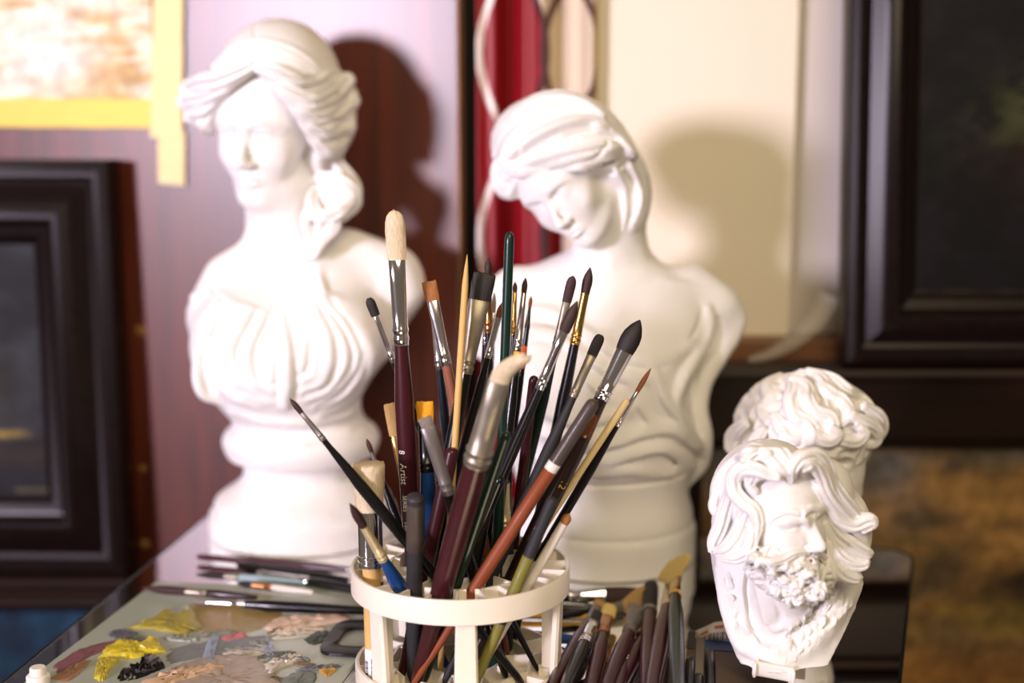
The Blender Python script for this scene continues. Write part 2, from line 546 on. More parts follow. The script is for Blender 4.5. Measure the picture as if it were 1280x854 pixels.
def painted(name, fn, nu, nv, corner, du, dv, thick=.004, rough=.6, parent=None, bump=.3, nsc=60, coat=0.):
    """a flat painted sheet: grid of small faces coloured by fn(u, v) (the picture itself), with a brushy noise on top"""
    u, v = np.meshgrid(np.linspace(0, 1, nu), np.linspace(0, 1, nv), indexing='ij')
    P = corner + u[..., None]*du + v[..., None]*dv
    n = np.cross(du, dv); n /= np.linalg.norm(n)
    V = P.reshape(-1, 3).tolist()
    idx = lambda i, j: i*nv + j
    F = [(idx(i, j), idx(i+1, j), idx(i+1, j+1), idx(i, j+1)) for i in range(nu-1) for j in range(nv-1)]
    nb = len(V); back = [corner, corner+du, corner+du+dv, corner+dv]
    V += [(p - n*thick).tolist() for p in back]
    F.append((nb+3, nb+2, nb+1, nb))
    e = [[idx(i, 0) for i in range(nu)], [idx(nu-1, j) for j in range(nv)], [idx(i, nv-1) for i in range(nu-1, -1, -1)], [idx(0, j) for j in range(nv-1, -1, -1)]]
    for k in range(4):
        F.append(tuple(e[k][::-1] + [nb+k, nb+(k+1) % 4]))
    col = fn(u, v).reshape(-1, 3)
    m, nt, b = new_mat(name + '_paint')
    b.inputs['Roughness'].default_value = rough; b.inputs['Coat Weight'].default_value = coat; b.inputs['Specular IOR Level'].default_value = .2
    at = nt.nodes.new('ShaderNodeAttribute'); at.attribute_name = 'picture'
    tc = nt.nodes.new('ShaderNodeTexCoord'); ns = nt.nodes.new('ShaderNodeTexNoise'); ns.inputs['Scale'].default_value = nsc; ns.inputs['Detail'].default_value = 6
    nt.links.new(tc.outputs['Object'], ns.inputs['Vector'])
    mr = nt.nodes.new('ShaderNodeMapRange'); mr.inputs['From Min'].default_value = .3; mr.inputs['From Max'].default_value = .7; mr.inputs['To Min'].default_value = .7; mr.inputs['To Max'].default_value = 1.3
    nt.links.new(ns.outputs['Fac'], mr.inputs['Value'])
    mx = nt.nodes.new('ShaderNodeVectorMath'); mx.operation = 'SCALE'
    nt.links.new(at.outputs['Color'], mx.inputs[0]); nt.links.new(mr.outputs['Result'], mx.inputs['Scale']); nt.links.new(mx.outputs['Vector'], b.inputs['Base Color'])
    bp = nt.nodes.new('ShaderNodeBump'); bp.inputs['Strength'].default_value = bump; bp.inputs['Distance'].default_value = .001
    nt.links.new(ns.outputs['Fac'], bp.inputs['Height']); nt.links.new(bp.outputs['Normal'], b.inputs['Normal'])
    o = mesh_obj(name, V, F, m, parent, smooth=False, origin=None if parent is not None else corner)
    a = o.data.color_attributes.new('picture', 'FLOAT_COLOR', 'POINT')
    full = np.ones((len(V), 4)); full[:nb, :3] = col; full[nb:, :3] = .3
    a.data.foreach_set('color', full.ravel())
    return o


RNG = np.random.default_rng(7)
_T = RNG.random((64, 64))


def vn(x, y):
    """value noise"""
    xi = np.floor(x).astype(int); yi = np.floor(y).astype(int); fx = x-xi; fy = y-yi
    fx = fx*fx*(3-2*fx); fy = fy*fy*(3-2*fy)
    g = lambda a, b: _T[a % 64, b % 64]
    return (g(xi, yi)*(1-fx)+g(xi+1, yi)*fx)*(1-fy) + (g(xi, yi+1)*(1-fx)+g(xi+1, yi+1)*fx)*fy


def fbm(x, y, o=4):
    s = 0; a = .5
    for i in range(o): s = s + a*vn(x*2**i + 7*i, y*2**i + 3*i); a *= .5
    return s


def mixc(a, b, t): return np.asarray(a)*(1-t[..., None]) + np.asarray(b)*t[..., None]


def sm(x, a, b):
    t = np.clip((x-a)/(b-a), 0, 1); return t*t*(3-2*t)


# ------------------------------------------------------------------ the room
FLOOR_Z = -.75


def room():
    mb = MB(); mb.box((-2.2, -1.6, FLOOR_Z-.05), (2.2, 1.75, FLOOR_Z)); tag(mb.build('floor', M_FLOORW), kind='structure')
    mb = MB(); mb.box((-2.2, 1.62, FLOOR_Z), (2.2, 1.70, 1.9)); tag(mb.build('wall_back', M_WALL), kind='structure')


room()
HP = 1.455                                                            # distance of the veneered panel
PA = math.radians(13.)
PN = np.array([-math.sin(PA), -math.cos(PA), 0]); PX = np.array([math.cos(PA), -math.sin(PA), 0]); PO = np.array([-.2, HP, 0])


def PW(px, py, off=0.):
    """point on the (slightly turned) veneered panel, off = distance in front of it"""
    d = ray(px, py); o = PO + PN*off
    return CAM + d*(((o - CAM) @ PN)/(d @ PN))



def wood_panel():
    c = PW(571, 200)
    t = thing('wood_panel', (c[0]-.5, c[1]+.05, FLOOR_Z), 'tall reddish brown wood veneer panel standing behind the left-hand bust', 'wood panel')
    M = lambda p: np.array([c[0], c[1], 0]) + PX*p[0] - PN*p[1] + np.array([0, 0, p[2]])
    mb = MB(); mb.box((-1.3, 0, FLOOR_Z), (0, .018, 1.25), M); mb.build('board', M_PANEL, t, smooth=False)
    mb = MB(); mb.box((0, -.0005, FLOOR_Z), (.003, .0185, 1.25), M); mb.build('edge_strip', M_EDGE, t, smooth=False)
    # dabs of yellow paint on the veneer beside the picture frame
    for k, (px, py, r) in enumerate(((176, 414, 8), (178, 586, 5), (181, 680, 6))):
        c_ = PW(px, py, .0004); m = ppx(c_); mb = MB()
        ring = [c_ + PX*math.cos(a)*r*m*.9*(1+.18*math.sin(3*a+k)) + np.array([0, 0, math.sin(a)*r*m*(1+.15*math.cos(2*a))]) for a in np.linspace(0, 2*math.pi, 20, endpoint=False)]
        ring2 = [p*.6 + c_*.4 + PN*.0012 for p in ring]
        mb.rings([ring, ring2]); o = mb.build('paint_spot', M_SPOT, t); o['label'] = 'yellow paint spot'


wood_panel()
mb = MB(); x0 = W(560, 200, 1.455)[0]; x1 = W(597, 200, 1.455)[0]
mb.box((x0, 1.457, FLOOR_Z), (x1, 1.472, 1.3))  # added dark strip in place of the shade behind the panel's edge
tag(mb.build('gap_shade_strip', M_GAPSHADE, origin=(x0, 1.457, FLOOR_Z), smooth=False), 'narrow black-brown strip standing in for the shade between the wood panel and the red curtain', 'shade strip')


def curtain():
    yc = 1.455
    xl = W(596, 200, yc)[0]; xr = W(742, 200, yc)[0]; m = ppx(W(660, 200, yc))
    nu, nv = 200, 560
    zb, zt = FLOOR_Z+.02, 1.28
    u, v = np.meshgrid(np.linspace(0, 1, nu), np.linspace(0, 1, nv), indexing='ij')
    X = xl + (xr-xl)*u; Z = zb + (zt-zb)*v
    Y = yc - .014*np.sin(u*2*math.pi*2.3+.6) - .006*np.sin(u*2*math.pi*5+1+v*2)
    px = 596 + 146*u
    py = 427 - (np.tan(np.arctan2(Z-.41, yc) + PITCH))*F_PX            # photo row of each height
    T = 232.                                                          # height of one medallion
    red = np.array(s2l(138, 14, 26)); cream = np.array(s2l(214, 198, 172)); white = np.array(s2l(244, 232, 226)); dred = np.array(s2l(74, 10, 14))
    f = (py - 65)/T; f = f - np.round(f)
    wA = 41*np.cos(math.pi*np.clip(np.abs(f)*1.06, 0, .5))**.8
    dA = np.abs(px-641) - wA
    wB = 35*np.cos(math.pi*np.clip(np.abs(f)*1.30, 0, .5))**.75
    dB = np.abs(px-713) - wB
    base = np.where(((px < 646) | (dA < 0) | ((py > 172) & (px < 704)))[..., None], red, cream)
    lineA = np.abs(dA) < 4.6
    base = np.where((lineA & (px < 641))[..., None], white, base)
    base = np.where((lineA & (px >= 641))[..., None], dred, base)
    base = np.where((np.abs(dB) < 4.6)[..., None], dred, base)
    V = np.stack([X, Y, Z], -1).reshape(-1, 3)
    F = [(i*nv+j, (i+1)*nv+j, (i+1)*nv+j+1, i*nv+j+1) for i in range(nu-1) for j in range(nv-1)]
    m_, nt, b = new_mat('satin_curtain')
    at = nt.nodes.new('ShaderNodeAttribute'); at.attribute_name = 'weave'
    nt.links.new(at.outputs['Color'], b.inputs['Base Color']); b.inputs['Roughness'].default_value = .45; b.inputs['Sheen Weight'].default_value = .0
    tc = nt.nodes.new('ShaderNodeTexCoord'); wv = nt.nodes.new('ShaderNodeTexWave'); wv.inputs['Scale'].default_value = 260; wv.bands_direction = 'Z'
    nt.links.new(tc.outputs['Object'], wv.inputs['Vector']); bp = nt.nodes.new('ShaderNodeBump'); bp.inputs['Strength'].default_value = .15; bp.inputs['Distance'].default_value = .0005
    nt.links.new(wv.outputs['Fac'], bp.inputs['Height']); nt.links.new(bp.outputs['Normal'], b.inputs['Normal'])
    o = mesh_obj('curtain', V, F, m_, origin=((xl+xr)/2, yc, zb))
    a = o.data.color_attributes.new('weave', 'FLOAT_COLOR', 'POINT')
    a.data.foreach_set('color', np.concatenate([base.reshape(-1, 3), np.ones((len(V), 1))], 1).ravel())
    sd = o.modifiers.new('cloth', 'SOLIDIFY'); sd.thickness = .001
    tag(o, 'red satin curtain with white and cream pointed medallions hanging behind the bowed bust', 'curtain')


curtain()
YB = 1.462


def cream_board():
    xl = W(746, 200, YB)[0]; xr = W(992, 200, YB)[0]; zb = W(860, 419, YB)[2]
    t = thing('cream_board', ((xl+xr)/2, YB, zb), 'cream painted board leaning on the wall over the brown shelf, taking the bust shadow', 'board')
    mb = MB(); mb.box((xl, YB, zb), (xr, YB+.012, 1.2)); mb.build('board', M_CREAM, t, smooth=False)
    mb = MB(); mb.box((xl-.003, YB-.002, zb), (xl, YB+.014, 1.2)); mb.build('edge_strip', M_GOLDEDGE, t, smooth=False)
    x2 = W(985, 200, YB+.016)[0]; x3 = W(1085, 200, YB+.016)[0]  # added strip of wall, set forward out of the cream board's shadow
    mb = MB(); mb.box((x2, YB+.016, zb), (x3, YB+.026, 1.2))
    tag(mb.build('lit_wall_strip', M_WALL, origin=(x2, YB+.016, zb), smooth=False), 'greyish white strip standing in for the lit wall between the cream board and the nearly black picture', 'board')
    z0 = zb
    x0 = W(792, 430, 1.42)[0]
    t = thing('wooden_shelf', ((x0+.9)/2, 1.55, FLOOR_Z), 'low brown wooden shelf unit against the wall under the cream board', 'shelf')
    mb = MB(); mb.box((x0, 1.412, z0-.022), (.95, 1.605, z0)); mb.build('shelf_top', M_SHELF, t, smooth=False)
    mb = MB(); mb.box((x0+.02, 1.44, FLOOR_Z), (.93, 1.605, z0-.022)); mb.build('cabinet_body', M_SHELF, t, smooth=False)


cream_board()


# ------------------------------------------------------------------ framed pictures
def frame_profile_obj(name, A, du, dv, w, d, prof, mat, parent):
    """mitred moulding round the rectangle A, A+du, A+du+dv, A+dv (outer edge); prof: (inward 0..1, forward 0..1)"""
    n = np.cross(du, dv); n /= np.linalg.norm(n)
    if n[1] > 0: n = -n
    eu = du/np.linalg.norm(du); ev = dv/np.linalg.norm(dv)
    cs = [(A, eu+ev), (A+du, -eu+ev), (A+du+dv, -eu-ev), (A+dv, eu-ev)]
    mb = MB(); rs = []
    for a, f in prof:
        rs.append([c + q*(a*w) + n*(f*d) for c, q in cs])
    mb.rings(rs, cap0=False, cap1=False, closed=True)
    return mb.build(name, mat, parent, smooth=True, auto=28)


PROF = [(0, 0), (0, .70), (.03, .80), (.12, .86), (.20, .84), (.24, .74), (.30, .70), (.46, .86), (.56, .96), (.64, 1.0), (.70, .97), (.74, .84), (.77, .70), (.82, .66), (.90, .60), (.94, .48), (1.0, .42), (1.0, 0)]


def framed(name, A, du, dv, w, d, fn, nu, nv, label, mat=None, prof=PROF, coat=.3):
    base = A + du*.5
    t = thing(name, base, label, 'framed painting')
    frame_profile_obj('picture_frame', A, du, dv, w, d, prof, mat or M_FRAME, t)
    eu = du/np.linalg.norm(du); ev = dv/np.linalg.norm(dv); n = np.cross(du, dv); n /= np.linalg.norm(n)
    if n[1] > 0: n = -n
    c = A + (eu+ev)*(w-.004) + n*(d*.36)
    painted('canvas', fn, nu, nv, c, du - eu*2*(w-.004), dv - ev*2*(w-.004), d*.3, .55, t, bump=.4, coat=0.)
    return t, (A, eu, ev, n, w, d)


def pic_left(u, v):
    n = fbm(u*5, v*7); n2 = fbm(u*14+3, v*14)
    c = mixc(s2l(14, 15, 18), s2l(44, 48, 54), sm(n, .3, .65)*.7)
    g = np.exp(-(((u-.66)/.16)**2 + ((v-.40)/.22)**2))
    c = mixc(c, s2l(92, 82, 46), np.clip(g*.8*(.5+n2), 0, 1))
    h = np.exp(-((v-.245 - .01*n2)/.012)**2)*sm(u, .45, .6)*(1-sm(u, .88, .98))
    c = mixc(c, s2l(176, 150, 70), np.clip(h*.7, 0, 1))
    c = mixc(c, s2l(48, 34, 30), (1-sm(v, .17, .235))*.75*sm(v, .05, .16))
    c = mixc(c, s2l(24, 24, 28), (1-sm(v, .10, .17))*.8)
    return c


def left_pictures():
    hd = 1.485
    BR = W(172, 713, hd); TR = W(148, 199, hd + .012)
    dv = TR - BR
    # outer right edge of the moulding runs BR -> TR; the rest of the picture goes off to the left
    ln = np.linalg.norm(dv)
    du = np.array([.60, -.02, 0.])
    A = BR - du
    wv = .088
    t, (A_, eu, ev, n, w, d) = framed('framed_painting', A, du, dv, wv, .040, pic_left, 90, 90, 'dark framed painting of a dusky scene with a yellow glow, at the left')
    # faint signature low in the picture, drawn as a scribble
    c = W(18, 614, hd-.012); m = ppx(c); mb = MB()
    pts = [c + np.array([m*2*k, -.0006, m*(2.6*math.sin(k*2.1)+1.3*math.sin(k*4.7))]) for k in np.linspace(0, 24, 60)]
    ps = []
    for p in pts:
        q = A_ + (eu+ev)*0 ; h = (p - A_) @ n; ps.append(p - n*(h - d*.364))
    mb.tube(ps, .0006, 6); mb.build('signature', pbr('signature_paint', s2l(120, 112, 90), .5), [c_ for c_ in t.children if c_.name.startswith('canvas')][0])
    # lower picture: blue canvas in a dark frame, the upper one stands on its top rail
    zt = A[2] - .0005
    A2 = np.array([-1.15, 1.45, FLOOR_Z]); xr = W(190, 745, 1.45)[0]
    du2 = np.array([xr + 1.15, 0, 0]); dv2 = np.array([0, 0.035, zt - FLOOR_Z])
    def pic(u, v):
        n = fbm(u*9, v*9); n2 = fbm(u*26, v*20)
        c = mixc(s2l(10, 26, 44), s2l(22, 60, 86), sm(n, .3, .62))
        return mixc(c, s2l(14, 36, 52), sm(n2, .45, .6)*.5)
    framed('framed_painting', A2, du2, dv2, .040, .040, pic, 60, 70, 'blue painting in a dark frame, standing on the floor below the dusky framed picture', M_RAIL)


left_pictures()


def pic_right(u, v):
    n = fbm(u*6, v*8); n2 = fbm(u*18+5, v*18)
    c = mixc(s2l(6, 5, 7), s2l(17, 15, 18), sm(n, .35, .65)*.8)
    g = np.exp(-(((u-.34)/.17)**2 + ((v-.60-.35*(u-.34))/.12)**2))
    c = mixc(c, s2l(56, 62, 34), np.clip(g*1.1*sm(n2, .38, .62), 0, 1))
    g2 = np.exp(-(((u-.38)/.06)**2 + ((v-.63)/.05)**2))
    c = mixc(c, s2l(196, 170, 92), np.clip(g2*1.1*sm(n2, .36, .55), 0, 1))
    g3 = np.exp(-(((u-.40)/.16)**2 + ((v-.44)/.12)**2))
    c = mixc(c, s2l(48, 22, 14), np.clip(g3*.7, 0, 1))
    e = ((v < .012) | (u < .008)).astype(float)*sm(n2, .3, .6)
    return mixc(c, s2l(112, 92, 70), np.clip(e*.7, 0, 1))


def pic_land(u, v):
    """upper part of this canvas is what shows: rust and ochre clouds with dark blue patches, green at the foot"""
    x = u*.95; y = (1-v)*.82
    n = fbm(x*9+2, y*16+1); n2 = fbm(x*22, y*34+4); n3 = fbm(x*5+9, y*9)
    c = mixc(s2l(112, 92, 62), s2l(168, 128, 76), sm(n, .32, .62))
    c = mixc(c, s2l(84, 88, 92), sm(n3, .36, .58)*(1-sm(y, .02, .11))*.95)
    c = mixc(c, s2l(70, 62, 56), sm(n2*.5+n3*.6, .52, .66)*.6)
    b = np.exp(-((y-.17)/.035)**2)*np.exp(-((x-.40)/.10)**2)
    c = mixc(c, s2l(28, 26, 30), np.clip(b*1.2*(n+.4), 0, .92))
    b = np.exp(-((y-.055)/.014)**2)*np.exp(-((x-.46)/.12)**2)
    c = mixc(c, s2l(62, 54, 54), np.clip(b*.9, 0, 1))
    g = np.exp(-((y-.21)/.025)**2)*sm(n, .4, .55)
    c = mixc(c, s2l(104, 96, 48), np.clip(g*.7, 0, 1))
    c = mixc(c, s2l(136, 94, 52), sm(y, .22, .27)*.75)
    return c


def right_pictures():
    # big lower landscape on the floor: its dark top rail carries the upper picture
    yf = 1.400; x0 = W(772, 500, yf)[0]
    zt = W(1000, 461, yf-.04)[2]
    A = np.array([x0, yf, FLOOR_Z]); du = np.array([1.05, .0, 0]); dv = np.array([0, .004, zt - FLOOR_Z])
    w = zt - W(1000, 566, yf-.04)[2]
    pr = [(0, 0), (0, .80), (.03, .92), (.08, .98), (.13, .96), (.16, .84), (.24, .80), (.80, .84), (.86, .80), (.93, .66), (1.0, .52), (1.0, 0)]
    framed('framed_painting', A, du, dv, w, .045, pic_land, 150, 130, 'large framed painting of rusty ochre clouds, on the floor behind the table at the right', M_RAIL, pr, coat=.15)
    BL = W(1046, 459, yf-.006); BL[2] = zt + .0005
    TL = W(1055, -40, yf+.020)
    dv = TL - BL; dv = dv*1.15; du = np.array([.55, 0, 0])
    framed('framed_painting', BL, du, dv, .071, .040, pic_right, 100, 110, 'nearly black framed painting with a small green and gold patch, at the right')


right_pictures()


def plastic_strip():
    m, nt, b = new_mat('clear_film')
    b.inputs['Base Color'].default_value = (.9, .87, .82, 1); b.inputs['Roughness'].default_value = .25; b.inputs['Alpha'].default_value = .16
    pts = [(936, 449, 1.375), (962, 441, 1.385), (990, 425, 1.395), (1014, 404, 1.405), (1028, 386, 1.41), (1036, 368, 1.415)]
    C = crom([W(*p) for p in pts], 8); wd = np.interp(np.linspace(0, 1, len(C)), [0, .4, 1], [.003, .009, .012])
    mb = MB(); rs = []
    for p, q, k in zip(C, wd, range(len(C))):
        t = C[min(k+1, len(C)-1)] - C[max(k-1, 0)]; t /= np.linalg.norm(t)
        s = np.cross(t, [0, 1., 0]); s /= np.linalg.norm(s)
        rs.append([p + s*q*a + np.array([0, .002*math.cos(a*3)+b_, 0]) for a, b_ in ((-1, 0), (-.4, -.003), (.3, .002), (1, 0), (1, .0006), (.3, .0026), (-.4, -.0024), (-1, .0006))])
    mb.rings(rs)
    o = mb.build('plastic_strip', m, origin=C[0])
    tag(o, 'clear curled plastic strip on the dark rail beside the cream board', 'plastic strip')


plastic_strip()


# ------------------------------------------------------------------ taped study on the panel
def taped_study():
    TR = PW(196, -60, .003); BR = PW(193, 128, .003)
    A = BR - PX*.42; du = PX*.42; dv = np.array([0, 0, TR[2]-BR[2]])
    t = thing('sky_study', tuple(BR - PX*.2), 'pale cream and tan cloud study taped to the wood panel, above the dusky framed picture', 'painting')
    def fn(u, v):
        n = fbm(u*7, v*12+2); n2 = fbm(u*20, v*30)
        c = mixc(s2l(244, 234, 214), s2l(214, 178, 118), sm(n, .42, .66))
        c = mixc(c, s2l(250, 244, 236), np.exp(-(((u-.72)/.12)**2+((v-.3)/.25)**2))*.9)
        return mixc(c, s2l(120, 100, 80), (1-sm(v - .015*n2, .0, .018))*.8)
    painted('sheet', fn, 80, 60, A, du, dv, .0012, .6, t, bump=.2)
    def strip(name, quad, mat, off):
        P = [PW(x, y, .003+off) for x, y in quad]; mb = MB(); rows = []
        n_ = 14
        for k in range(n_+1):
            f = k/n_; wob = .0005*math.sin(k*1.9)
            a = P[0]*(1-f) + P[3]*f; b = P[1]*(1-f) + P[2]*f
            e = (b-a)/np.linalg.norm(b-a)
            rows.append([a - e*wob, b + e*wob*.6, b + e*wob*.6 - PN*.0005, a - e*wob - PN*.0005])
        mb.rings(rows); return mb.build(name, mat, t, smooth=False)
    strip('tape', [(-120, 122), (-120, 158), (196, 160), (196, 124)], M_TAPEY, .0012)
    strip('tape', [(192, -50), (229, -50), (228, 172), (188, 172)], M_TAPE, .0020)
    strip('tape', [(197, 165), (231, 165), (231, 232), (198, 229)], M_TAPE, .0014)


taped_study()
# ------------------------------------------------------------------ glass table
TC = np.array([.372, 1.272, 0.])                                        # back right corner of the table top
TWID, TDEP = .69, .74
BA = math.radians(13.)
TO = TC - TWID*np.array([math.cos(BA), -math.sin(BA), 0])               # back left corner
DL = np.array([-math.sin(math.radians(7.9)), -math.cos(math.radians(7.9)), 0]); DR = np.array([-math.sin(math.radians(17.3)), -math.cos(math.radians(17.3)), 0])
TX = np.array([math.cos(BA), -math.sin(BA), 0]); TY = np.array([math.sin(BA), math.cos(BA), 0])


def tpt(a, b, z):
    """point of the slightly tapering table top: a from the left edge, b from the back edge"""
    u = a/TWID
    return (TO + DL*b)*(1-u) + (TC + DR*b)*u + np.array([0, 0, z])


def rrect(a0, b0, a1, b1, r, z, n=8):
    pts = []
    for (ca, cb, s) in ((a1-r, b0+r, -90), (a1-r, b1-r, 0), (a0+r, b1-r, 90), (a0+r, b0+r, 180)):
        for k in range(n+1):
            q = math.radians(s + 90*k/n); pts.append(tpt(ca + r*math.cos(q), cb + r*math.sin(q), z))
    return pts


def glass_mat():
    m = bpy.data.materials.new('smoked_glass'); m.use_nodes = True; nt = m.node_tree
    nt.nodes.remove(nt.nodes['Principled BSDF'])
    out = nt.nodes['Material Output']
    tr = nt.nodes.new('ShaderNodeBsdfTransparent'); tr.inputs[0].default_value = (.42, .41, .39, 1)
    gl = nt.nodes.new('ShaderNodeBsdfGlossy'); gl.inputs['Roughness'].default_value = .02; gl.inputs[0].default_value = (1, 1, 1, 1)
    fr = nt.nodes.new('ShaderNodeFresnel'); fr.inputs['IOR'].default_value = 1.5
    mx = nt.nodes.new('ShaderNodeMixShader')
    nt.links.new(fr.outputs[0], mx.inputs[0]); nt.links.new(tr.outputs[0], mx.inputs[1]); nt.links.new(gl.outputs[0], mx.inputs[2]); nt.links.new(mx.outputs[0], out.inputs[0])
    return m


M_GLASS = glass_mat()
M_GEDGE = pbr('glass_edge', s2l(20, 24, 23), .25)
M_STEEL = pbr('black_steel', s2l(16, 14, 14), .4)


def table():
    t = thing('glass_table', tpt(TWID/2, TDEP/2, FLOOR_Z), 'dark glass-topped table holding the busts, brushes and palette', 'table')
    mb = MB(); r = .028
    mb.rings([rrect(0, 0, TWID, TDEP, r, -.008), rrect(0, 0, TWID, TDEP, r, 0.)])
    mb.build('glass_top', M_GLASS, t, smooth=False)
    mb = MB(); o1 = rrect(-.0025, -.0025, TWID+.0025, TDEP+.0025, r+.0025, 0)
    rs = []
    for dz, e in ((-.0085, 0), (-.0085, .0025), (.0004, .0025), (.0004, 0)):
        rs.append(rrect(-e, -e, TWID+e, TDEP+e, r+e, dz))
    mb.rings(rs, closed=True); mb.build('glass_edge', M_GEDGE, t, smooth=False)
    for a in (.06, TWID-.06):
        for b in (.06, TDEP-.06):
            c = tpt(a, b, 0); mb = MB()
            M = lambda p, c=c: c + TX*p[0] - TY*p[1] + np.array([0, 0, p[2]])
            mb.box((-.015, -.015, FLOOR_Z), (.015, .015, -.0085), M); mb.build('leg', M_STEEL, t, smooth=False)
    mb = MB(); M = lambda p: tpt(p[0], p[1], p[2])
    mb2 = MB(); P_ = [(.05, .05), (TWID-.055, .05), (TWID-.055, TDEP-.05), (.05, TDEP-.05)]
    mb2.rings([[tpt(a, b, -.13) for a, b in P_], [tpt(a, b, -.035) for a, b in P_]]); mb2.build('apron_box', pbr('apron_black', s2l(14, 12, 12), .6, spec=.2), t, smooth=False)
    for (a0, b0, a1, b1) in ((.045, .05, TWID-.045, .07), (.045, TDEP-.07, TWID-.045, TDEP-.05), (.05, .05, .07, TDEP-.05), (TWID-.07, .05, TWID-.05, TDEP-.05)):
        mb.box((a0, b0, -.20), (a1, b1, -.175), M)
    mb.build('rail', M_STEEL, t, smooth=False)


table()

# ------------------------------------------------------------------ palette with paint
M_PAL = pbr('palette_glaze', s2l(164, 172, 158), .18, spec=.6, noise=.05, nscale=14)
M_BLACKP = pbr('black_plastic', s2l(12, 12, 12), .35)


def paint(name, c, rough=.35): return pbr(name, s2l(*c), rough, noise=.22, nscale=170, bump=.6, bscale=260)


def palette():
    bl, br = G(195, 727, 0.004), G(512, 737, 0.004)
    bl[2] = br[2] = 0
    L = .40
    d = np.array([-math.sin(math.radians(10.5)), -math.cos(math.radians(10.5)), 0])
    A = [bl, br, br + d*L, bl + d*L]
    ctr = sum(A)/4
    t = thing('paint_palette', (ctr[0], ctr[1], 0.0005), 'pale grey-green palette board smeared with yellow, black and grey paint', 'palette')
    mb = MB()
    mb.rings([[p + [0, 0, .0006] for p in A], [p + [0, 0, .0036] for p in A], [p*.998 + ctr*.002 + np.array([0, 0, .0040]) for p in A]]); mb.build('board', M_PAL, t, smooth=False)
    # black hand-hold moulding
    q = [G(424, 777, .0045), G(500, 781, .0045), G(470, 824, .0045), G(394, 819, .0045)]
    c = sum(q)/4; mb = MB()
    def rr(sc, z):
        P = []; 
        for k in range(4):
            a, b, e = q[k-1], q[k], q[(k+1) % 4]
            p0 = b + (a-b)*.28; p2 = b + (e-b)*.28
            for s in np.linspace(0, 1, 6): P.append(((1-s)**2*p0 + 2*s*(1-s)*b + s*s*p2 - c)*sc + c + np.array([0, 0, z]))
        return P
    mb.rings([rr(1, 0), rr(1, .0022), rr(.98, .0026), rr(.56, .0026), rr(.54, .0022), rr(.54, 0)], closed=True)
    o = mb.build('hand_hold', M_BLACKP, t); o['label'] = 'black rounded hand-hold'
    def dab(pts, hgt, mat, label, seed, comb=None, n=48):
        r = np.random.default_rng(seed)
        P = np.array([G(x, y, .0042) for x, y in pts]); P[:, 2] = 0
        C = crom(np.vstack([P, P[:1]]), max(3, n//len(P)))[:-1, :2]
        c0 = C.mean(0); rs = []
        jit = 1 + r.normal(0, .05, len(C))
        C = c0 + (C-c0)*jit[:, None]
        for f, z in ((1, 0.), (.97, .5), (.88, .85), (.70, 1.), (.50, .8), (.30, .95), (.12, .75)):
            zz = hgt*z*(1 + .35*r.normal(0, 1, len(C))*(0 < z)) if z else np.zeros(len(C))
            rs.append([np.array([*(c0 + (p-c0)*f), .0041 + max(0, q)]) for p, q in zip(C, np.broadcast_to(zz, len(C)))])
        mb = MB(); mb.rings(rs, cap0=False); o = mb.build('paint_dab', mat, t, auto=60); o['label'] = label
    pm = paint
    dab([(235, 756), (300, 758), (352, 766), (335, 784), (290, 792), (248, 786)], .0004, pm('paint_thin_ochre', (150, 128, 74)), 'thin ochre wash', 1)
    dab([(157, 787), (180, 778), (198, 771), (205, 762), (222, 768), (240, 762), (247, 775), (250, 792), (240, 786), (232, 795), (205, 789), (180, 786)], .0022, pm('paint_olive_yellow', (160, 148, 58)), 'dull yellow paint', 2)
    dab([(126, 822), (134, 808), (160, 802), (180, 806), (192, 800), (206, 814), (186, 819), (164, 824), (150, 822)], .003, pm('paint_bright_yellow', (200, 182, 46)), 'bright yellow paint', 3)
    dab([(120, 832), (128, 824), (148, 826), (138, 838), (130, 850), (118, 848)], .0024, pm('paint_lemon_yellow', (194, 180, 56)), 'bright yellow tail of paint', 4)
    dab([(150, 842), (172, 834), (182, 822), (194, 820), (206, 834), (190, 842), (168, 850), (148, 850)], .0035, pm('paint_black', (14, 13, 12), .2), 'glossy black paint', 5)
    dab([(190, 848), (240, 828), (285, 818), (325, 826), (348, 846), (350, 872), (280, 884), (200, 876)], .002, pm('paint_beige_grey', (164, 150, 136)), 'beige grey paint', 6)
    dab([(180, 852), (240, 836), (282, 834), (270, 842), (220, 856), (184, 864)], .0032, pm('paint_tan', (190, 160, 130)), 'tan streak', 16)
    dab([(330, 786), (345, 775), (390, 771), (432, 768), (436, 776), (390, 784), (350, 793)], .0026, pm('paint_pink_beige', (216, 188, 168)), 'pinkish beige stroke', 7)
    dab([(274, 796), (300, 791), (308, 797), (280, 802)], .001, pm('paint_rose', (196, 120, 128)), 'rose smear', 8)
    dab([(252, 832), (258, 806), (268, 792), (276, 794), (270, 812), (264, 834)], .0012, pm('paint_blue_grey', (150, 166, 194)), 'pale blue streak', 9)
    dab([(322, 800), (336, 798), (344, 816), (334, 824)], .0010, pm('paint_lilac_grey', (160, 168, 190)), 'lilac streak', 10)
    dab([(66, 834), (100, 812), (150, 800), (154, 806), (110, 822), (76, 846)], .0010, pm('paint_plum', (122, 78, 86)), 'plum streak', 11)
    dab([(64, 848), (90, 832), (112, 826), (108, 834), (84, 852)], .0010, pm('paint_brown', (150, 112, 78)), 'brown streak', 17)
    dab([(210, 812), (270, 800), (330, 796), (326, 812), (262, 820), (214, 828)], .0006, pm('paint_slate', (112, 118, 118)), 'slate grey scraped paint', 12)
    dab([(330, 832), (352, 822), (376, 820), (372, 828), (350, 836), (336, 846)], .0022, pm('paint_white_grey', (206, 200, 192)), 'off-white ridge', 13)
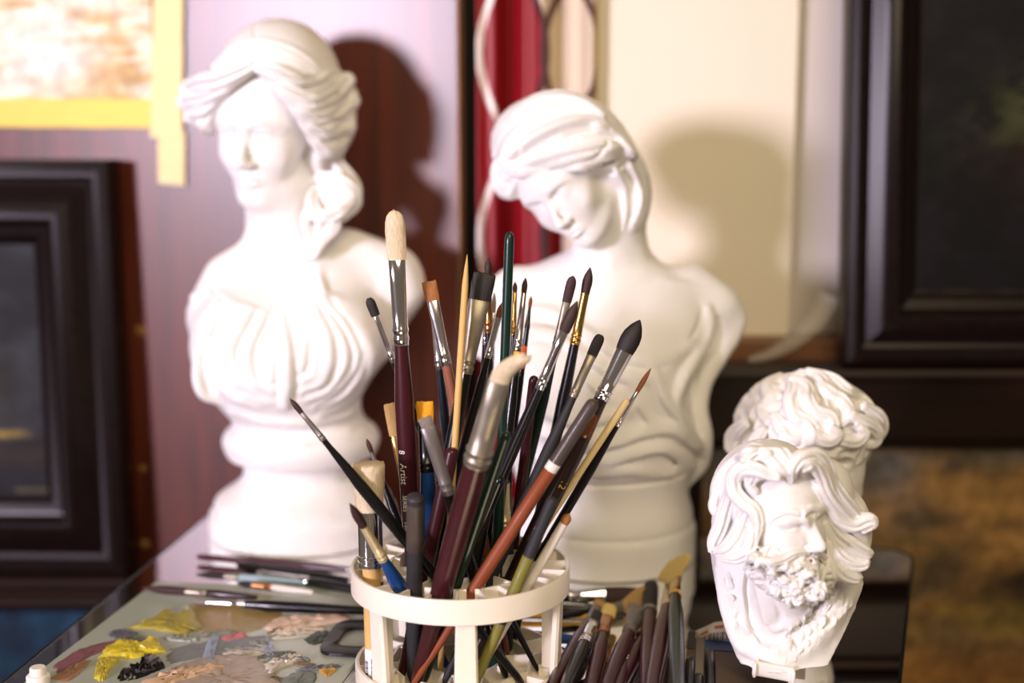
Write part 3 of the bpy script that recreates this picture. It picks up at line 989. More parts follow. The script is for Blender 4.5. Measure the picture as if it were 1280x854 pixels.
    dab([(380, 800), (396, 790), (418, 792), (412, 800), (392, 806)], .0012, pm('paint_dark_green', (58, 66, 58)), 'dark green smear', 14)
    dab([(398, 838), (410, 832), (420, 838), (408, 846)], .0012, pm('paint_ochre', (192, 150, 70)), 'ochre speck', 15)
    r_ = np.random.default_rng(21)
    cols = [((96, 100, 96), 'dark grey scrape'), ((132, 136, 128), 'mid grey scrape'), ((182, 178, 166), 'pale grey smear'), ((120, 104, 84), 'umber smear'), ((196, 184, 164), 'cream smear'), ((88, 92, 104), 'blue-black streak')]
    for k in range(22):
        x = r_.uniform(150, 420); y = r_.uniform(788, 850)
        if x > 385 and y < 825: continue
        ln = r_.uniform(22, 70); h = r_.uniform(2.5, 6); sl = r_.uniform(-.18, .10)
        pts = [(x-ln/2, y-sl*ln/2), (x-ln/4, y-h-sl*ln/4), (x+ln/4, y-h*.8+sl*ln/4), (x+ln/2, y+sl*ln/2), (x+ln/4, y+h+sl*ln/4), (x-ln/4, y+h*.7-sl*ln/4)]
        c_, lb = cols[k % 6]
        dab(pts, r_.uniform(.0006, .0018), pm('paint_scrape', c_), lb, 40+k)
    dab([(348, 850), (380, 838), (396, 846), (380, 868), (350, 876)], .0008, pm('paint_grey_green', (98, 108, 100)), 'grey-green scrape', 18)


palette()


def tube_cap():
    c = G(48, 851, 0.006); c[2] = .0005
    mb = MB(); n = 32; rs = []
    for r, z in ((.0078, 0), (.0082, .001), (.0082, .009), (.0076, .010), (.0060, .0105), (.0056, .0150), (.0050, .0158), (.001, .0158)):
        rs.append([(c[0] + r*(1+(.03 if k % 2 and .0005 < z < .0095 else 0))*math.cos(2*math.pi*k/n), c[1] + r*math.sin(2*math.pi*k/n), c[2]+z) for k in range(n)])
    mb.rings(rs)
    tag(mb.build('tube_cap', pbr('white_cap_plastic', s2l(232, 226, 216), .4), origin=c), 'small white paint-tube cap at the left edge of the table', 'cap')


tube_cap()

# ------------------------------------------------------------------ brush holder
HC = np.array([-.037, .981, 0.])
M_HOLD = pbr('holder_plastic', s2l(232, 224, 208), .38, spec=.45, noise=.04, nscale=50, sss=.1)


def holder():
    t = thing('brush_holder', HC, 'round white two-tier plastic brush holder packed with brushes, on the table', 'brush holder')
    mb = MB(); c = HC
    R = .0785
    mb.lathe((c[0], c[1], .066), [(R-.0018, 0), (R, .001), (R, .0175), (R-.0004, .0185), (R-.0022, .0185), (R-.0026, .0175), (R-.0026, .001)], 72, closed=True)
    mb.build('top_ring', M_HOLD, t)
    def wall(mb, a, b, z0, z1, th=.0011):
        a = np.asarray(a); b = np.asarray(b); e = b-a; L = np.linalg.norm(e); e = e/L; nrm = np.array([-e[1], e[0]])
        if L > .0035:                        # walls give way where a brush is pushed through
            for k in range(8):
                p, q = a + e*L*k/8, a + e*L*(k+1)/8; mid = np.array([*((p+q)/2), (z0+z1)/2])
                if any(np.linalg.norm(mid[:2] - (A + (B-A)*((mid[2]-A[2])/(B[2]-A[2])))[:2]) < r + L/16 for A, B, r in HELD): continue
                piece(mb, p, q, z0, z1, th, nrm)
            return
        piece(mb, a, b, z0, z1, th, nrm)
    def piece(mb, a, b, z0, z1, th, nrm):
        vs = []
        for z in (z0, z1):
            w = th*(1.25 if z == z0 else .8)
            for p, s in ((a, 1), (b, 1), (b, -1), (a, -1)): vs.append((*(p + nrm*s*w), z))
        mb.add(vs, [(3, 2, 1, 0), (4, 5, 6, 7), (0, 1, 5, 4), (1, 2, 6, 5), (2, 3, 7, 6), (3, 0, 4, 7)])
    def lattice(z0, z1, R, rin, rmid, n1, n2, name, deep):
        mb = MB()
        P = lambda r, a: np.array([c[0]+r*math.cos(a), c[1]+r*math.sin(a)])
        mb.lathe((c[0], c[1], 0), [(rin-.0012, z1-deep), (rin+.0012, z1-deep), (rin+.001, z1), (rin-.001, z1)], 40, closed=True)
        for k in range(n1):
            a = 2*math.pi*(k+.25)/n1
            wall(mb, P(rin, a), P(rmid, a), z0, z1)
            wall(mb, P(rmid, a), P(rmid, 2*math.pi*(k+1.25)/n1), z0, z1)
        for k in range(n2):
            a = 2*math.pi*(k+.5)/n2
            wall(mb, P(rmid*.985, a), P(R, a), z0, z1)
        return mb.build(name, M_HOLD, t, smooth=True, auto=30)
    lattice(.0735, .083, .0772, .0285, .053, 14, 22, 'lattice', .022)
    # lower tier: a dished plate with its own ring and lattice
    mb = MB(); mb.lathe((c[0], c[1], .0), [(.074, .0005), (.0765, .0015), (.0765, .0125), (.0755, .0135), (.0735, .0135), (.0730, .004), (.001, .004), (.001, .0005)], 72, closed=True)
    mb.build('base', M_HOLD, t)
    lattice(.0041, .0125, .0735, .0285, .053, 10, 16, 'base_lattice', .0084)
    for dg in (-85, -13, 59, 135, -141):
        a = math.radians(dg); e = np.array([math.cos(a), math.sin(a)]); q = np.array([-e[1], e[0]]); mb = MB(); rs = []
        for z, w, dp, r in ((.004, .0088, .0030, .0705), (.012, .0084, .0030, .0705), (.064, .0072, .0030, .0725), (.070, .0076, .0030, .0728)):
            o_ = np.array([c[0], c[1]]) + e*r
            rs.append([(*(o_ + q*x + e*y), z) for x, y in ((-w, -dp), (w, -dp), (w, 0), (w*.8, dp*.6), (-w*.8, dp*.6), (-w, 0))])
        mb.rings(rs)
        # stiffening web behind the post
        a0 = np.array([c[0], c[1]]) + e*.0680; 
        mb.box((-.0012, -.008, .012), (.0012, 0, .066), lambda p, a0=a0, e=e, q=q: np.array([*(a0 + q*p[0] + e*p[1]), p[2]]))
        mb.build('post', M_HOLD, t)

# ------------------------------------------------------------------ brushes
def hairmat(name, c, c2, rough=.6):
    m, nt, b = new_mat(name)
    tc = nt.nodes.new('ShaderNodeTexCoord'); ns = nt.nodes.new('ShaderNodeTexNoise'); ns.inputs['Scale'].default_value = 1700; ns.inputs['Detail'].default_value = 3
    mp = nt.nodes.new('ShaderNodeMapping'); mp.inputs['Scale'].default_value = (1, 1, .12)
    mx = nt.nodes.new('ShaderNodeMix'); mx.data_type = 'RGBA'; mx.inputs[6].default_value = (*s2l(*c), 1); mx.inputs[7].default_value = (*s2l(*c2), 1)
    nt.links.new(tc.outputs['Object'], mp.inputs['Vector']); nt.links.new(mp.outputs['Vector'], ns.inputs['Vector'])
    nt.links.new(ns.outputs['Fac'], mx.inputs[0]); nt.links.new(mx.outputs[2], b.inputs['Base Color']); b.inputs['Roughness'].default_value = rough
    bp = nt.nodes.new('ShaderNodeBump'); bp.inputs['Strength'].default_value = .6; bp.inputs['Distance'].default_value = .0006
    nt.links.new(ns.outputs['Fac'], bp.inputs['Height']); nt.links.new(bp.outputs['Normal'], b.inputs['Normal'])
    return m


HB = {k: hairmat(k + '_bristle', a, b) for k, (a, b) in dict(
    hog=((168, 138, 92), (250, 238, 208)), brown=((30, 17, 15), (70, 42, 35)), black=((9, 7, 8), (40, 30, 29)), tan=((120, 70, 34), (186, 124, 64)),
    gold=((226, 142, 10), (246, 182, 36)), yellow=((214, 180, 84), (246, 222, 138)), fan=((160, 122, 66), (206, 170, 108)), maroon=((34, 15, 16), (68, 34, 30)), grey=((96, 90, 84), (150, 140, 128)),
    rust=((110, 60, 24), (150, 88, 40))).items()}
FE = dict(silver=pbr('silver_ferrule', s2l(206, 202, 204), .22, 1.), gold=pbr('brass_ferrule', s2l(214, 170, 92), .25, 1.), dirty=pbr('stained_ferrule', s2l(150, 142, 126), .42, .75, noise=.35, nscale=90),
          chrome=pbr('chrome_ferrule', s2l(232, 230, 236), .12, 1.), copper=pbr('copper_ferrule', s2l(196, 140, 92), .28, 1.), black=pbr('black_ferrule', s2l(18, 18, 20), .25), grey=pbr('grey_ferrule', s2l(128, 122, 118), .4, .6),
          pale=pbr('pale_ferrule', s2l(222, 206, 166), .35, .5))
HD = {k: pbr(k + '_handle', s2l(*c), r, spec=.32, coat=ct*.45, coat_rough=.05, noise=.12, nscale=70) for k, (c, r, ct) in dict(
    maroon=((58, 18, 24), .35, .5), black=((12, 11, 12), .3, .6), green=((16, 44, 36), .3, .6), blue=((24, 66, 124), .35, .3), matte=((44, 43, 46), .6, 0.), wood=((216, 176, 108), .55, 0.), terracotta=((132, 66, 36), .5, .1),
    olive=((118, 114, 48), .5, .1), white=((222, 214, 204), .45, .1), pastel=((146, 172, 178), .5, .1), copperwood=((142, 88, 66), .35, .4), amber=((92, 50, 14), .25, .6), darkbrown=((40, 24, 18), .3, .5), navy=((24, 30, 42), .35, .4), palewood=((232, 206, 150), .55, 0.),
    yellow=((226, 176, 48), .4, .2), orange=((226, 96, 34), .4, .2), grey=((72, 62, 56), .45, .2), darkgreen=((10, 30, 22), .3, .6)).items()}
NB = [0]


def brush(label, A, B, kind, b, f, wb, w0, w1, wh, we, hair, ferr, hand, group='brushes in the holder', name='paint_brush', px=True, bands=(), knob=False, text=(), bend=0., side=None, bulge=.18, loc=None, pointed=False):
    """A tip, B far end (world); b, f lengths of bristle and ferrule; wb, w0, w1, wh, we half widths: bristle, ferrule top, ferrule foot, handle belly, handle end (photo px at the tip)"""
    A = np.asarray(A, float); B = np.asarray(B, float); ax = B - A; Ln = np.linalg.norm(ax); ax = ax/Ln
    m = ppx(A)
    view = (A+B)/2 - CAM; view /= np.linalg.norm(view)
    s = np.cross(ax, view); s /= np.linalg.norm(s); nrm = np.cross(s, ax)
    if nrm @ view > 0: nrm = -nrm
    if side is not None:
        s = side*s + math.sqrt(1-side*side)*nrm; s /= np.linalg.norm(s)
    fs = Ln/(np.linalg.norm(np.array(proj(A)) - np.array(proj(B)))*m + 1e-9)      # foreshortening
    fs = min(fs, 3.)
    b = b*m*fs; f = f*m*fs; wb, w0, w1, wh, we = [q*m for q in (wb, w0, w1, wh, we)]
    t = thing(name, B, label, 'paintbrush' if name == 'paint_brush' else 'stick', group)
    fl = {'round': 1., 'flat': .34, 'filbert': .42, 'fan': .16, 'leaf': .7, 'mop': 1., 'angle': .34}.get(kind, 1.)
    def section(d, w, flat, n=16, off=0.):
        c = A + ax*d + s*off
        tt = np.cross(s, ax)
        return [c + s*w*math.cos(a) + tt*w*flat*math.sin(a) for a in np.linspace(0, 2*math.pi, n, endpoint=False)]
    if b > 0:
        mb = MB(); rs = []
        pr = {'round': [(0, .04), (.06, .22), (.16, .48), (.32, .80), (.5, .98), (.65, 1.), (.85, .92), (1.04, .84)],
              'filbert': [(0, .25), (.03, .55), (.10, .82), (.22, .97), (.4, 1.), (.7, .98), (1.03, .92)],
              'flat': [(0, .90), (.015, .98), (.1, 1.02), (.4, 1.), (.8, .95), (1.03, .92)],
              'angle': [(0, .7), (.05, .9), (.2, 1.), (.5, 1.), (1.03, .92)],
              'leaf': [(0, .05), (.08, .30), (.22, .62), (.42, .90), (.62, 1.), (.85, .95), (1.03, .86)],
              'mop': [(0, .90), (.02, 1.), (.12, .99), (.5, .90), (.8, .82), (1.02, .78)],
              'fan': [(0, .8), (.02, 1.0), (.2, .92), (.5, .70), (.8, .45), (1.03, .28)]}[kind]
        n_ = 40
        rj = np.random.default_rng(NB[0]); NB[0] += 1
        jit = rj.normal(0, 1, n_)
        for d, w in pr:
            off = bend*m*(1-d)**2 if d < 1 else 0
            r_ = section(b*min(d, 1.03), wb*w, fl*(1 if kind != 'flat' else max(.25, min(1, .3 + d*1.2))), n_, off)
            k = max(0, 1 - d*2.2)
            if kind in ('flat', 'fan', 'mop', 'filbert', 'angle'):
                r_ = [p + ax*(jit[i]*b*.02*k) + (ax*(b*.35*(1-d)*.5*(1+math.cos(2*math.pi*i/n_))*k) if kind == 'angle' else 0) for i, p in enumerate(r_)]
            if kind == 'fan':        # curved edge
                r_ = [p + ax*(b*.30*(math.cos(2*math.pi*i/n_))**2*(1-d)) for i, p in enumerate(r_)]
            # hairs as fine flutes
            c_ = A + ax*b*min(d, 1.03) + s*off
            r_ = [c_ + (p-c_)*(1 + (.05 if i % 2 else -.03)*min(1, d*3)) for i, p in enumerate(r_)]
            rs.append(r_)
        mb.rings(rs); mb.build('bristles', HB[hair], t, auto=80)
    if f > 0:
        mb = MB(); rs = []
        d0 = b*.97
        for d, k, bump_ in ((0, 0, 0), (.002, 0, .04), (.3, .3, 0), (.6, .68, 0), (.80, .92, 0), (.815, .94, .10), (.84, .95, .10), (.855, .96, 0), (.90, .98, 0), (.915, .98, .10), (.94, .99, .10), (.955, 1, 0), (1, 1, .02)):
            w = (w0*(1-k) + w1*k)*(1+bump_)
            flat = fl*(1-k) + k if kind != 'fan' else .35*(1-k)+k
            if kind == 'mop': flat = 1
            rs.append(section(d0 + f*d, w, flat, 20))
        mb.rings(rs); mb.build('ferrule', FE[ferr], t, auto=50)
    d0 = b + f*.98; hl = Ln - d0
    if hl > 0:
        mb = MB(); rs = []
        if b == 0 and f == 0:
            pr = [(0, .05), (.03, .55), (.07, .95), (.12, 1.)] if pointed else [(0, .35), (.004, .70), (.012, .95), (.025, 1.)]
            pr += [(.3, 1.), (.6, 1.), (.97, we/wh), (1., we/wh*.7)]
        else:
            pr = [(0, min(w1*.93, wh)/wh), (.03, min(w1*.97, wh)/wh), (bulge, 1.), (bulge+.12, .98), (.5, .80 + .2*we/wh), (.75, .35 + .65*we/wh), (.965, we/wh), (.99, we/wh*.75), (1., we/wh*.3)]
        for d, w in pr: rs.append(section(d0 + hl*d, wh*w, 1., 16))
        mb.rings(rs); ho = mb.build('handle', HD[hand], t, auto=60)
        rad = lambda d: float(np.interp((d-d0)/hl, [q[0] for q in pr], [q[1] for q in pr]))*wh
        for (p0, p1, mt, lb) in bands:                              # coloured collars, px from the tip
            mb = MB(); a0, a1 = p0*m*fs, p1*m*fs
            rs = [section(a0, rad(a0)*.99, 1.), section(a0 + .0002, rad(a0)*1.025, 1.)] + [section(a0+(a1-a0)*k, rad(a0+(a1-a0)*k)*1.025, 1.) for k in (.25, .5, .75)] + [section(a1, rad(a1)*1.025, 1.), section(a1+.0002, rad(a1)*.99, 1.)]
            mb.rings(rs); o = mb.build('band', mt, ho, auto=50); o['label'] = lb
        for (p0, size, string, mt, off) in text:                    # lettering round the handle, reading down the shaft
            cu = bpy.data.curves.new('t', 'FONT'); cu.body = string; cu.size = 1.; cu.align_y = 'CENTER'; cu.resolution_u = 2
            to = bpy.data.objects.new('t', cu); COL.objects.link(to)
            dg = bpy.context.evaluated_depsgraph_get(); me = bpy.data.meshes.new_from_object(to.evaluated_get(dg))
            vs = np.array([v.co[:] for v in me.vertices]); fs_ = [tuple(p.vertices) for p in me.polygons]
            bpy.data.objects.remove(to); bpy.data.curves.remove(cu); bpy.data.meshes.remove(me)
            sz = size*m; P = []
            tt = nrm
            for v in vs:
                d = p0*m*fs + v[0]*sz; r = rad(d)*1.02 + .00012
                q = np.clip((v[1]*sz + off*m)/r, -.98, .98)
                P.append(A + ax*d + s*r*q + tt*r*math.sqrt(1-q*q))
            P = np.array(P)
            fn = np.cross(P[fs_[0][1]]-P[fs_[0][0]], P[fs_[0][2]]-P[fs_[0][0]])
            if fn @ nrm < 0: fs_ = [f_[::-1] for f_ in fs_]
            nv = len(P); off_ = np.array([-nrm*.00025]*nv)
            V = np.vstack([P, P+off_]); F = fs_ + [tuple(i+nv for i in f_[::-1]) for f_ in fs_]
            o = mesh_obj('lettering', V, F, mt, ho, smooth=False)
    return t


def proj(p):
    d = np.asarray(p) - CAM; z = d @ FWD
    return (640 + F_PX*(d @ RGT)/z, 427 - F_PX*(d @ UPV)/z)


M_LW = pbr('white_print', s2l(226, 222, 222), .5); M_LG = pbr('gold_print', s2l(206, 172, 70), .4, .3)


# settled lean of every brush in the holder (tip distance, foot row) so that no two pass through each other
ADJ = [(0.990, 822), (1.030, 800), (1.010, 820), (1.040, 797), (0.985, 845), (0.997, 839), (1.028, 811), (0.985, 838), (1.062, 793), (1.042, 796), (1.010, 835), (1.033, 832), (1.052, 805), (1.050, 811), (1.020, 795), (1.030, 804), (0.952, 832), (0.990, 855), (0.985, 847), (0.930, 864), (0.999, 827), (0.990, 822), (0.930, 867), (0.916, 872), (0.944, 857), (0.908, 834), (0.960, 853), (1.030, 806), (1.020, 812), (1.000, 822), (0.930, 848), (0.878, 858), (0.914, 850), (0.950, 833), (1.030, 818), (1.015, 815), (1.034, 807), (1.050, 795), (1.012, 797), (0.912, 854), (0.992, 850), (1.004, 839), (0.968, 844)]
HELD = []


def stand(label, tip, hd, thru, by, kind, *a, **k):
    """a brush in the holder: tip pixel at its distance, second point on its axis, foot row on the lower tier"""
    hd, by = ADJ[len(HELD)]
    f = (by - tip[1])/(thru[1] - tip[1]); bx = tip[0] + (thru[0]-tip[0])*f
    A = W(tip[0], tip[1], hd); B = G(bx, by, .0062)
    r = B[:2] - HC[:2]; d = np.linalg.norm(r)
    if d > .0655:
        r = r*.0655/d; B[:2] = HC[:2] + r
    HELD.append((A, B, max(a[5]*.85, a[6])*ppx(A)))
    return brush(label, A, B, kind, *a, **k)


S_ = stand
def holder_brushes():
    # tip, distance, point on axis, foot row, kind, bristle, ferrule, half widths (bristle, ferrule top, ferrule foot, belly, end), colours
    S_('big cream hog-hair filbert with silver ferrule and maroon handle, tallest at the left', (493, 264), .99, (515, 690), 822, 'filbert', 56, 106, 12.5, 10.5, 9.5, 12.5, 7, 'hog', 'chrome', 'maroon',
       text=((288, 11, '8', M_LW, -7), (305, 12, 'Artist', M_LW, -6), (345, 8, 'SERIES', M_LW, -6), (378, 9, '180-12', M_LW, -5)))
    S_('slim brush with dark oval tip and bright ferrule, just left of the cream filbert', (461, 373), 1.03, (492, 452), 800, 'filbert', 22, 62, 6, 3, 4, 5, 3, 'black', 'chrome', 'black', bulge=.1)
    S_('small tan-tipped filbert with scuffed ferrule and copper-brown handle', (536, 352), 1.01, (561, 470), 820, 'flat', 23, 82, 9, 7.5, 6.5, 8, 4, 'tan', 'silver', 'copperwood')
    S_('thin navy brush with silver ferrule standing behind the copper-brown one', (541, 384), 1.04, (560, 560), 800, 'round', 14, 62, 4, 3.5, 4.5, 6, 3, 'rust', 'silver', 'navy')
    S_('pale pointed bamboo skewer', (584, 318), .985, (566, 595), 845, 'round', 0, 0, 4, 4, 4, 4.3, 4, 'tan', 'silver', 'wood', name='skewer', pointed=True)
    S_('wide black-haired flat brush with a stained pewter ferrule', (606, 342), 1.0, (583, 462), 812, 'flat', 34, 92, 14, 13, 8.5, 9, 5, 'black', 'dirty', 'black')
    S_('small brown tip peeping over the wide black flat brush', (610, 322), 1.05, (611, 460), 792, 'round', 22, 70, 4.5, 4, 5, 6, 4, 'brown', 'copper', 'black')
    S_('dark green brush upside down, its rounded handle end up', (637, 290), .985, (627, 560), 838, 'round', 0, 0, 7, 6, 5, 6.2, 8, 'tan', 'silver', 'green')
    S_('very thin grey-green tipped liner left of the green handle', (618, 365), 1.06, (612, 520), 790, 'round', 26, 60, 2.8, 2.6, 3, 4, 3, 'grey', 'silver', 'darkgreen')
    S_('maroon brush with a chrome ferrule behind the wide black flat', (608, 392), 1.04, (605, 500), 796, 'round', 14, 24, 4, 4, 4.5, 7, 5, 'brown', 'chrome', 'maroon')
    S_('thin silver-ferruled black brush leaning left, behind the green handle', (628, 378), 1.02, (611, 442), 826, 'round', 20, 52, 4, 4.2, 4.2, 6, 4, 'rust', 'chrome', 'black')
    S_('black brush with a yellow collar and dark round tip', (657, 347), 1.03, (643, 470), 800, 'round', 20, 72, 3.6, 3.2, 5, 6.8, 4, 'brown', 'silver', 'black', bands=((93, 116, HD['yellow'], 'yellow collar'),),
       text=((255, 9.5, 'Winsor & Newton', M_LW, -1),))
    S_('fine tan-tipped black liner with an orange collar', (664, 370), 1.05, (655, 440), 790, 'round', 13, 28, 2.4, 1.6, 3.4, 4.4, 3, 'rust', 'black', 'black', bands=((62, 90, HD['orange'], 'orange collar'),))
    S_('slim dark-tipped brush with a gold ringed ferrule right of the green handle', (644, 352), 1.05, (640, 470), 794, 'round', 14, 52, 3, 2.8, 3.6, 5, 3, 'maroon', 'gold', 'black')
    S_('dark filbert with a worn ferrule on a dark green handle', (716, 346), 1.02, (668, 545), 806, 'filbert', 30, 56, 6.2, 5.2, 5, 7.2, 4, 'maroon', 'dirty', 'darkgreen')
    S_('round brown-tipped brush with a long brass ferrule on a black handle', (738, 334), 1.03, (702, 510), 802, 'round', 32, 64, 6.2, 5.2, 6.4, 8, 5, 'brown', 'gold', 'black')
    S_('shiny black brush with brass rings and a soft brown mop tip', (722, 376), .96, (625, 600), 850, 'leaf', 38, 76, 7.5, 5.4, 6.2, 8.2, 4, 'brown', 'chrome', 'black')
    S_('matte grey brush with a stubby dark tip', (751, 419), .99, (655, 632), 830, 'filbert', 28, 58, 6.8, 6, 5.4, 8.4, 5, 'black', 'dirty', 'matte', text=((236, 9, '4', M_LW, 1), (262, 8, 'PARIS', M_LW, 1)))
    S_('large pointed brush with a wide chrome ferrule and amber-black handle', (800, 400), .985, (752, 497), 836, 'leaf', 44, 66, 12.5, 11, 9.5, 12, 7, 'black', 'chrome', 'darkbrown', bands=((128, 160, HD['amber'], 'amber collar'),),
       text=((218, 12, '12', M_LG, 5), (248, 11.5, 'PHAHOHO', M_LG, 5), (330, 7, '220', M_LG, 4)))
    S_('terracotta brush handle, rounded end up, with a dark grey upper part', (744, 500), .925, (600, 725), 870, 'round', 0, 0, 9, 9, 9, 8.6, 3.5, 'tan', 'silver', 'grey', bands=((90, 101, HD['white'], 'white ring painted as a highlight'), (101, 420, HD['terracotta'], 'terracotta handle')))  # white band paints the highlight on the terracotta handle's rounded end
    S_('fine rust-tipped liner with silver rings on a glossy black handle', (814, 460), 1.0, (700, 652), 834, 'round', 34, 50, 3.2, 2.6, 4, 6, 4, 'rust', 'silver', 'black')
    S_('pale cream wooden stick beside the glossy black liner', (785, 499), .99, (658, 692), 838, 'round', 0, 0, 4, 4, 4, 4.6, 4.6, 'tan', 'silver', 'palewood', name='wooden_stick')
    S_('white pencil with a tan point low at the right rim', (712, 642), .93, (655, 740), 868, 'round', 14, 0, 6, 6, 6, 6.6, 6, 'tan', 'pale', 'white', name='pencil')
    S_('olive-stained brush handle with a dark upper half at the right rim', (692, 622), .915, (640, 745), 872, 'round', 0, 0, 6, 6, 6, 7.6, 6, 'tan', 'silver', 'matte', bands=((78, 300, HD['olive'], 'olive stain'),))
    S_('fine dark-tipped brush leaning far out to the left on a black handle', (362, 498), .965, (540, 716), 800, 'round', 22, 44, 3.6, 2.8, 4, 7.8, 5, 'maroon', 'grey', 'black')
    S_('short blue brush with a pale ferrule and small maroon tip at the left rim', (437, 629), .915, (483, 706), 822, 'round', 32, 46, 5.8, 5, 7, 10, 5, 'maroon', 'pale', 'blue')
    S_('stubby cream stencil brush with flared bristles on a chrome ferrule', (460, 580), .96, (458.5, 700), 877, 'mop', 56, 72, 21, 15.5, 15.5, 11.5, 11.5, 'hog', 'chrome', 'wood')
    S_('fine pointed black liner behind the stencil brush', (458, 548), 1.03, (503, 668), 806, 'round', 18, 34, 3, 2.4, 3.8, 6, 4, 'maroon', 'grey', 'black')
    S_('thin tan flat brush with a brass ferrule behind the maroon handle', (488, 505), 1.02, (506, 610), 812, 'flat', 38, 66, 8.5, 7, 4.5, 5.5, 4, 'fan', 'gold', 'maroon')
    S_('square orange-yellow flat brush with black ferrule and blue handle', (531, 502), 1.0, (537, 690), 822, 'flat', 24, 62, 10.5, 9, 9, 10.5, 6, 'gold', 'black', 'blue')
    S_('blurred grey-ferruled brush crossing before the blue handle', (531, 522), .93, (557, 605), 848, 'flat', 12, 84, 8.5, 9.5, 8, 9, 5, 'grey', 'grey', 'black')
    S_('large paint-crusted brush with curved cream tip and maroon handle, nearest of all', (634, 438), .865, (557, 720), 856, 'filbert', 38, 100, 13, 13.5, 17, 17, 9, 'hog', 'dirty', 'maroon', bend=26)
    S_('upturned grey brush end dipped in tan paint at the front rim', (519, 618), .90, (518, 735), 862, 'round', 0, 0, 9, 9, 9, 10.5, 9, 'tan', 'silver', 'matte', bands=((3, 66, HD['grey'], 'tan paint crust'),))
    S_('black brush leaning right across the middle, end up', (626, 596), .95, (578, 720), 846, 'round', 0, 0, 5, 5, 5, 7, 4, 'tan', 'silver', 'black')
    S_('black brush leaning left in the middle of the holder', (560, 560), 1.03, (598, 720), 818, 'round', 0, 0, 5, 5, 5, 7.5, 5, 'tan', 'silver', 'black')
    S_('dark brush with a tan ferrule upright in the middle', (630, 600), .955, (632, 700), 848, 'round', 4, 56, 7, 7, 8, 10.5, 7, 'brown', 'pale', 'matte')
    S_('short dark green handle behind the tan-ferruled brush', (602, 470), 1.045, (616, 700), 800, 'round', 0, 0, 5, 5, 5, 6, 4, 'tan', 'silver', 'darkgreen')
    S_('black handle with a silver streak standing at the back of the bundle', (575, 470), 1.05, (560, 700), 796, 'round', 0, 0, 5, 5, 5, 6.5, 4, 'tan', 'silver', 'black')
    S_('dark maroon handle leaning right at the back of the bundle', (668, 470), 1.055, (640, 700), 792, 'round', 0, 0, 5, 5, 5, 6.5, 4, 'tan', 'silver', 'maroon')
    S_('dark green handle low in the holder, sloping down left behind the front post', (634, 540), .95, (555, 778), 853, 'round', 0, 0, 5, 5, 5, 7, 5, 'tan', 'silver', 'green')
    S_('black handle with a bright streak just left of the front post', (622, 570), .955, (573, 815), 858, 'round', 0, 0, 5, 5, 5, 6.5, 5, 'tan', 'silver', 'black')
    S_('thin black handle sloping down right, foot near the right post', (548, 600), 1.0, (647, 790), 836, 'round', 0, 0, 4, 4, 4, 5.5, 3, 'tan', 'silver', 'black')
    S_('thick dark maroon handle sloping down left behind the left posts', (566, 560), .99, (512, 800), 852, 'round', 0, 0, 6, 6, 6, 9, 6, 'tan', 'silver', 'maroon')


holder_brushes()
holder()


def barcode_label():
    # paper label on the stencil brush's wooden handle
    par = [o for o in bpy.data.objects if o.get('label', '').startswith('stubby cream stencil')][0]
    A = W(460, 580, .96); 
    base = np.array(par.location[:]); ax = base - A; L = np.linalg.norm(ax); ax /= L
    m = ppx(A); view = A - CAM; view /= np.linalg.norm(view); s = np.cross(ax, view); s /= np.linalg.norm(s)
    if s[0] < 0: s = -s
    n = np.cross(s, ax); 
    if n @ view > 0: n = -n
    r = 11.5*m*1.035
    def patch(d0, d1, a0, a1, rr, mat, name, par=par):
        mb = MB(); rs = []
        for d in np.linspace(d0, d1, 4):
            c = A + ax*d
            ring = [c + (s*math.sin(a) + n*math.cos(a))*rr for a in np.linspace(a0, a1, 10)] + [c + (s*math.sin(a) + n*math.cos(a))*(rr-.0003) for a in np.linspace(a1, a0, 10)]
            rs.append(ring)
        mb.rings(rs); return mb.build(name, mat, par, auto=40)
    def dpx(py):                                   # distance along the axis whose photo row is py
        lo, hi = 0, L
        for _ in range(40):
            mid = (lo+hi)/2
            if proj(A + ax*mid)[1] < py: lo = mid
            else: hi = mid
        return lo
    o = patch(dpx(809), min(dpx(868), L*.97), -1.35, .05, r, pbr('label_paper', s2l(236, 234, 236), .6), 'paper_label'); o['label'] = 'white barcode label'
    ink = pbr('label_ink', s2l(40, 34, 70), .6); yl = pbr('label_yellow', s2l(232, 190, 40), .5)
    for k, y in enumerate(np.arange(824, 862, 2.3)):
        patch(dpx(y), dpx(y + (1.1 if k % 3 else 1.6)), -1.15, -.72, r+.0002, ink, 'barcode', o)
    for y0, y1 in ((820, 827), (828.5, 833), (834, 840)):
        patch(dpx(y0), dpx(y1), -.34, -.12, r+.0002, ink, 'print', o)
    patch(dpx(833), dpx(839), -.1, .06, r+.0003, yl, 'print', o)


barcode_label()


# ------------------------------------------------------------------ loose brushes on the table
def lie(label, tip, end, z0, z1, *a, **k):
    k.setdefault('group', 'loose brushes on the table')
    return brush(label, G(tip[0], tip[1], z0), G(end[0], end[1], z1), *a, **k)


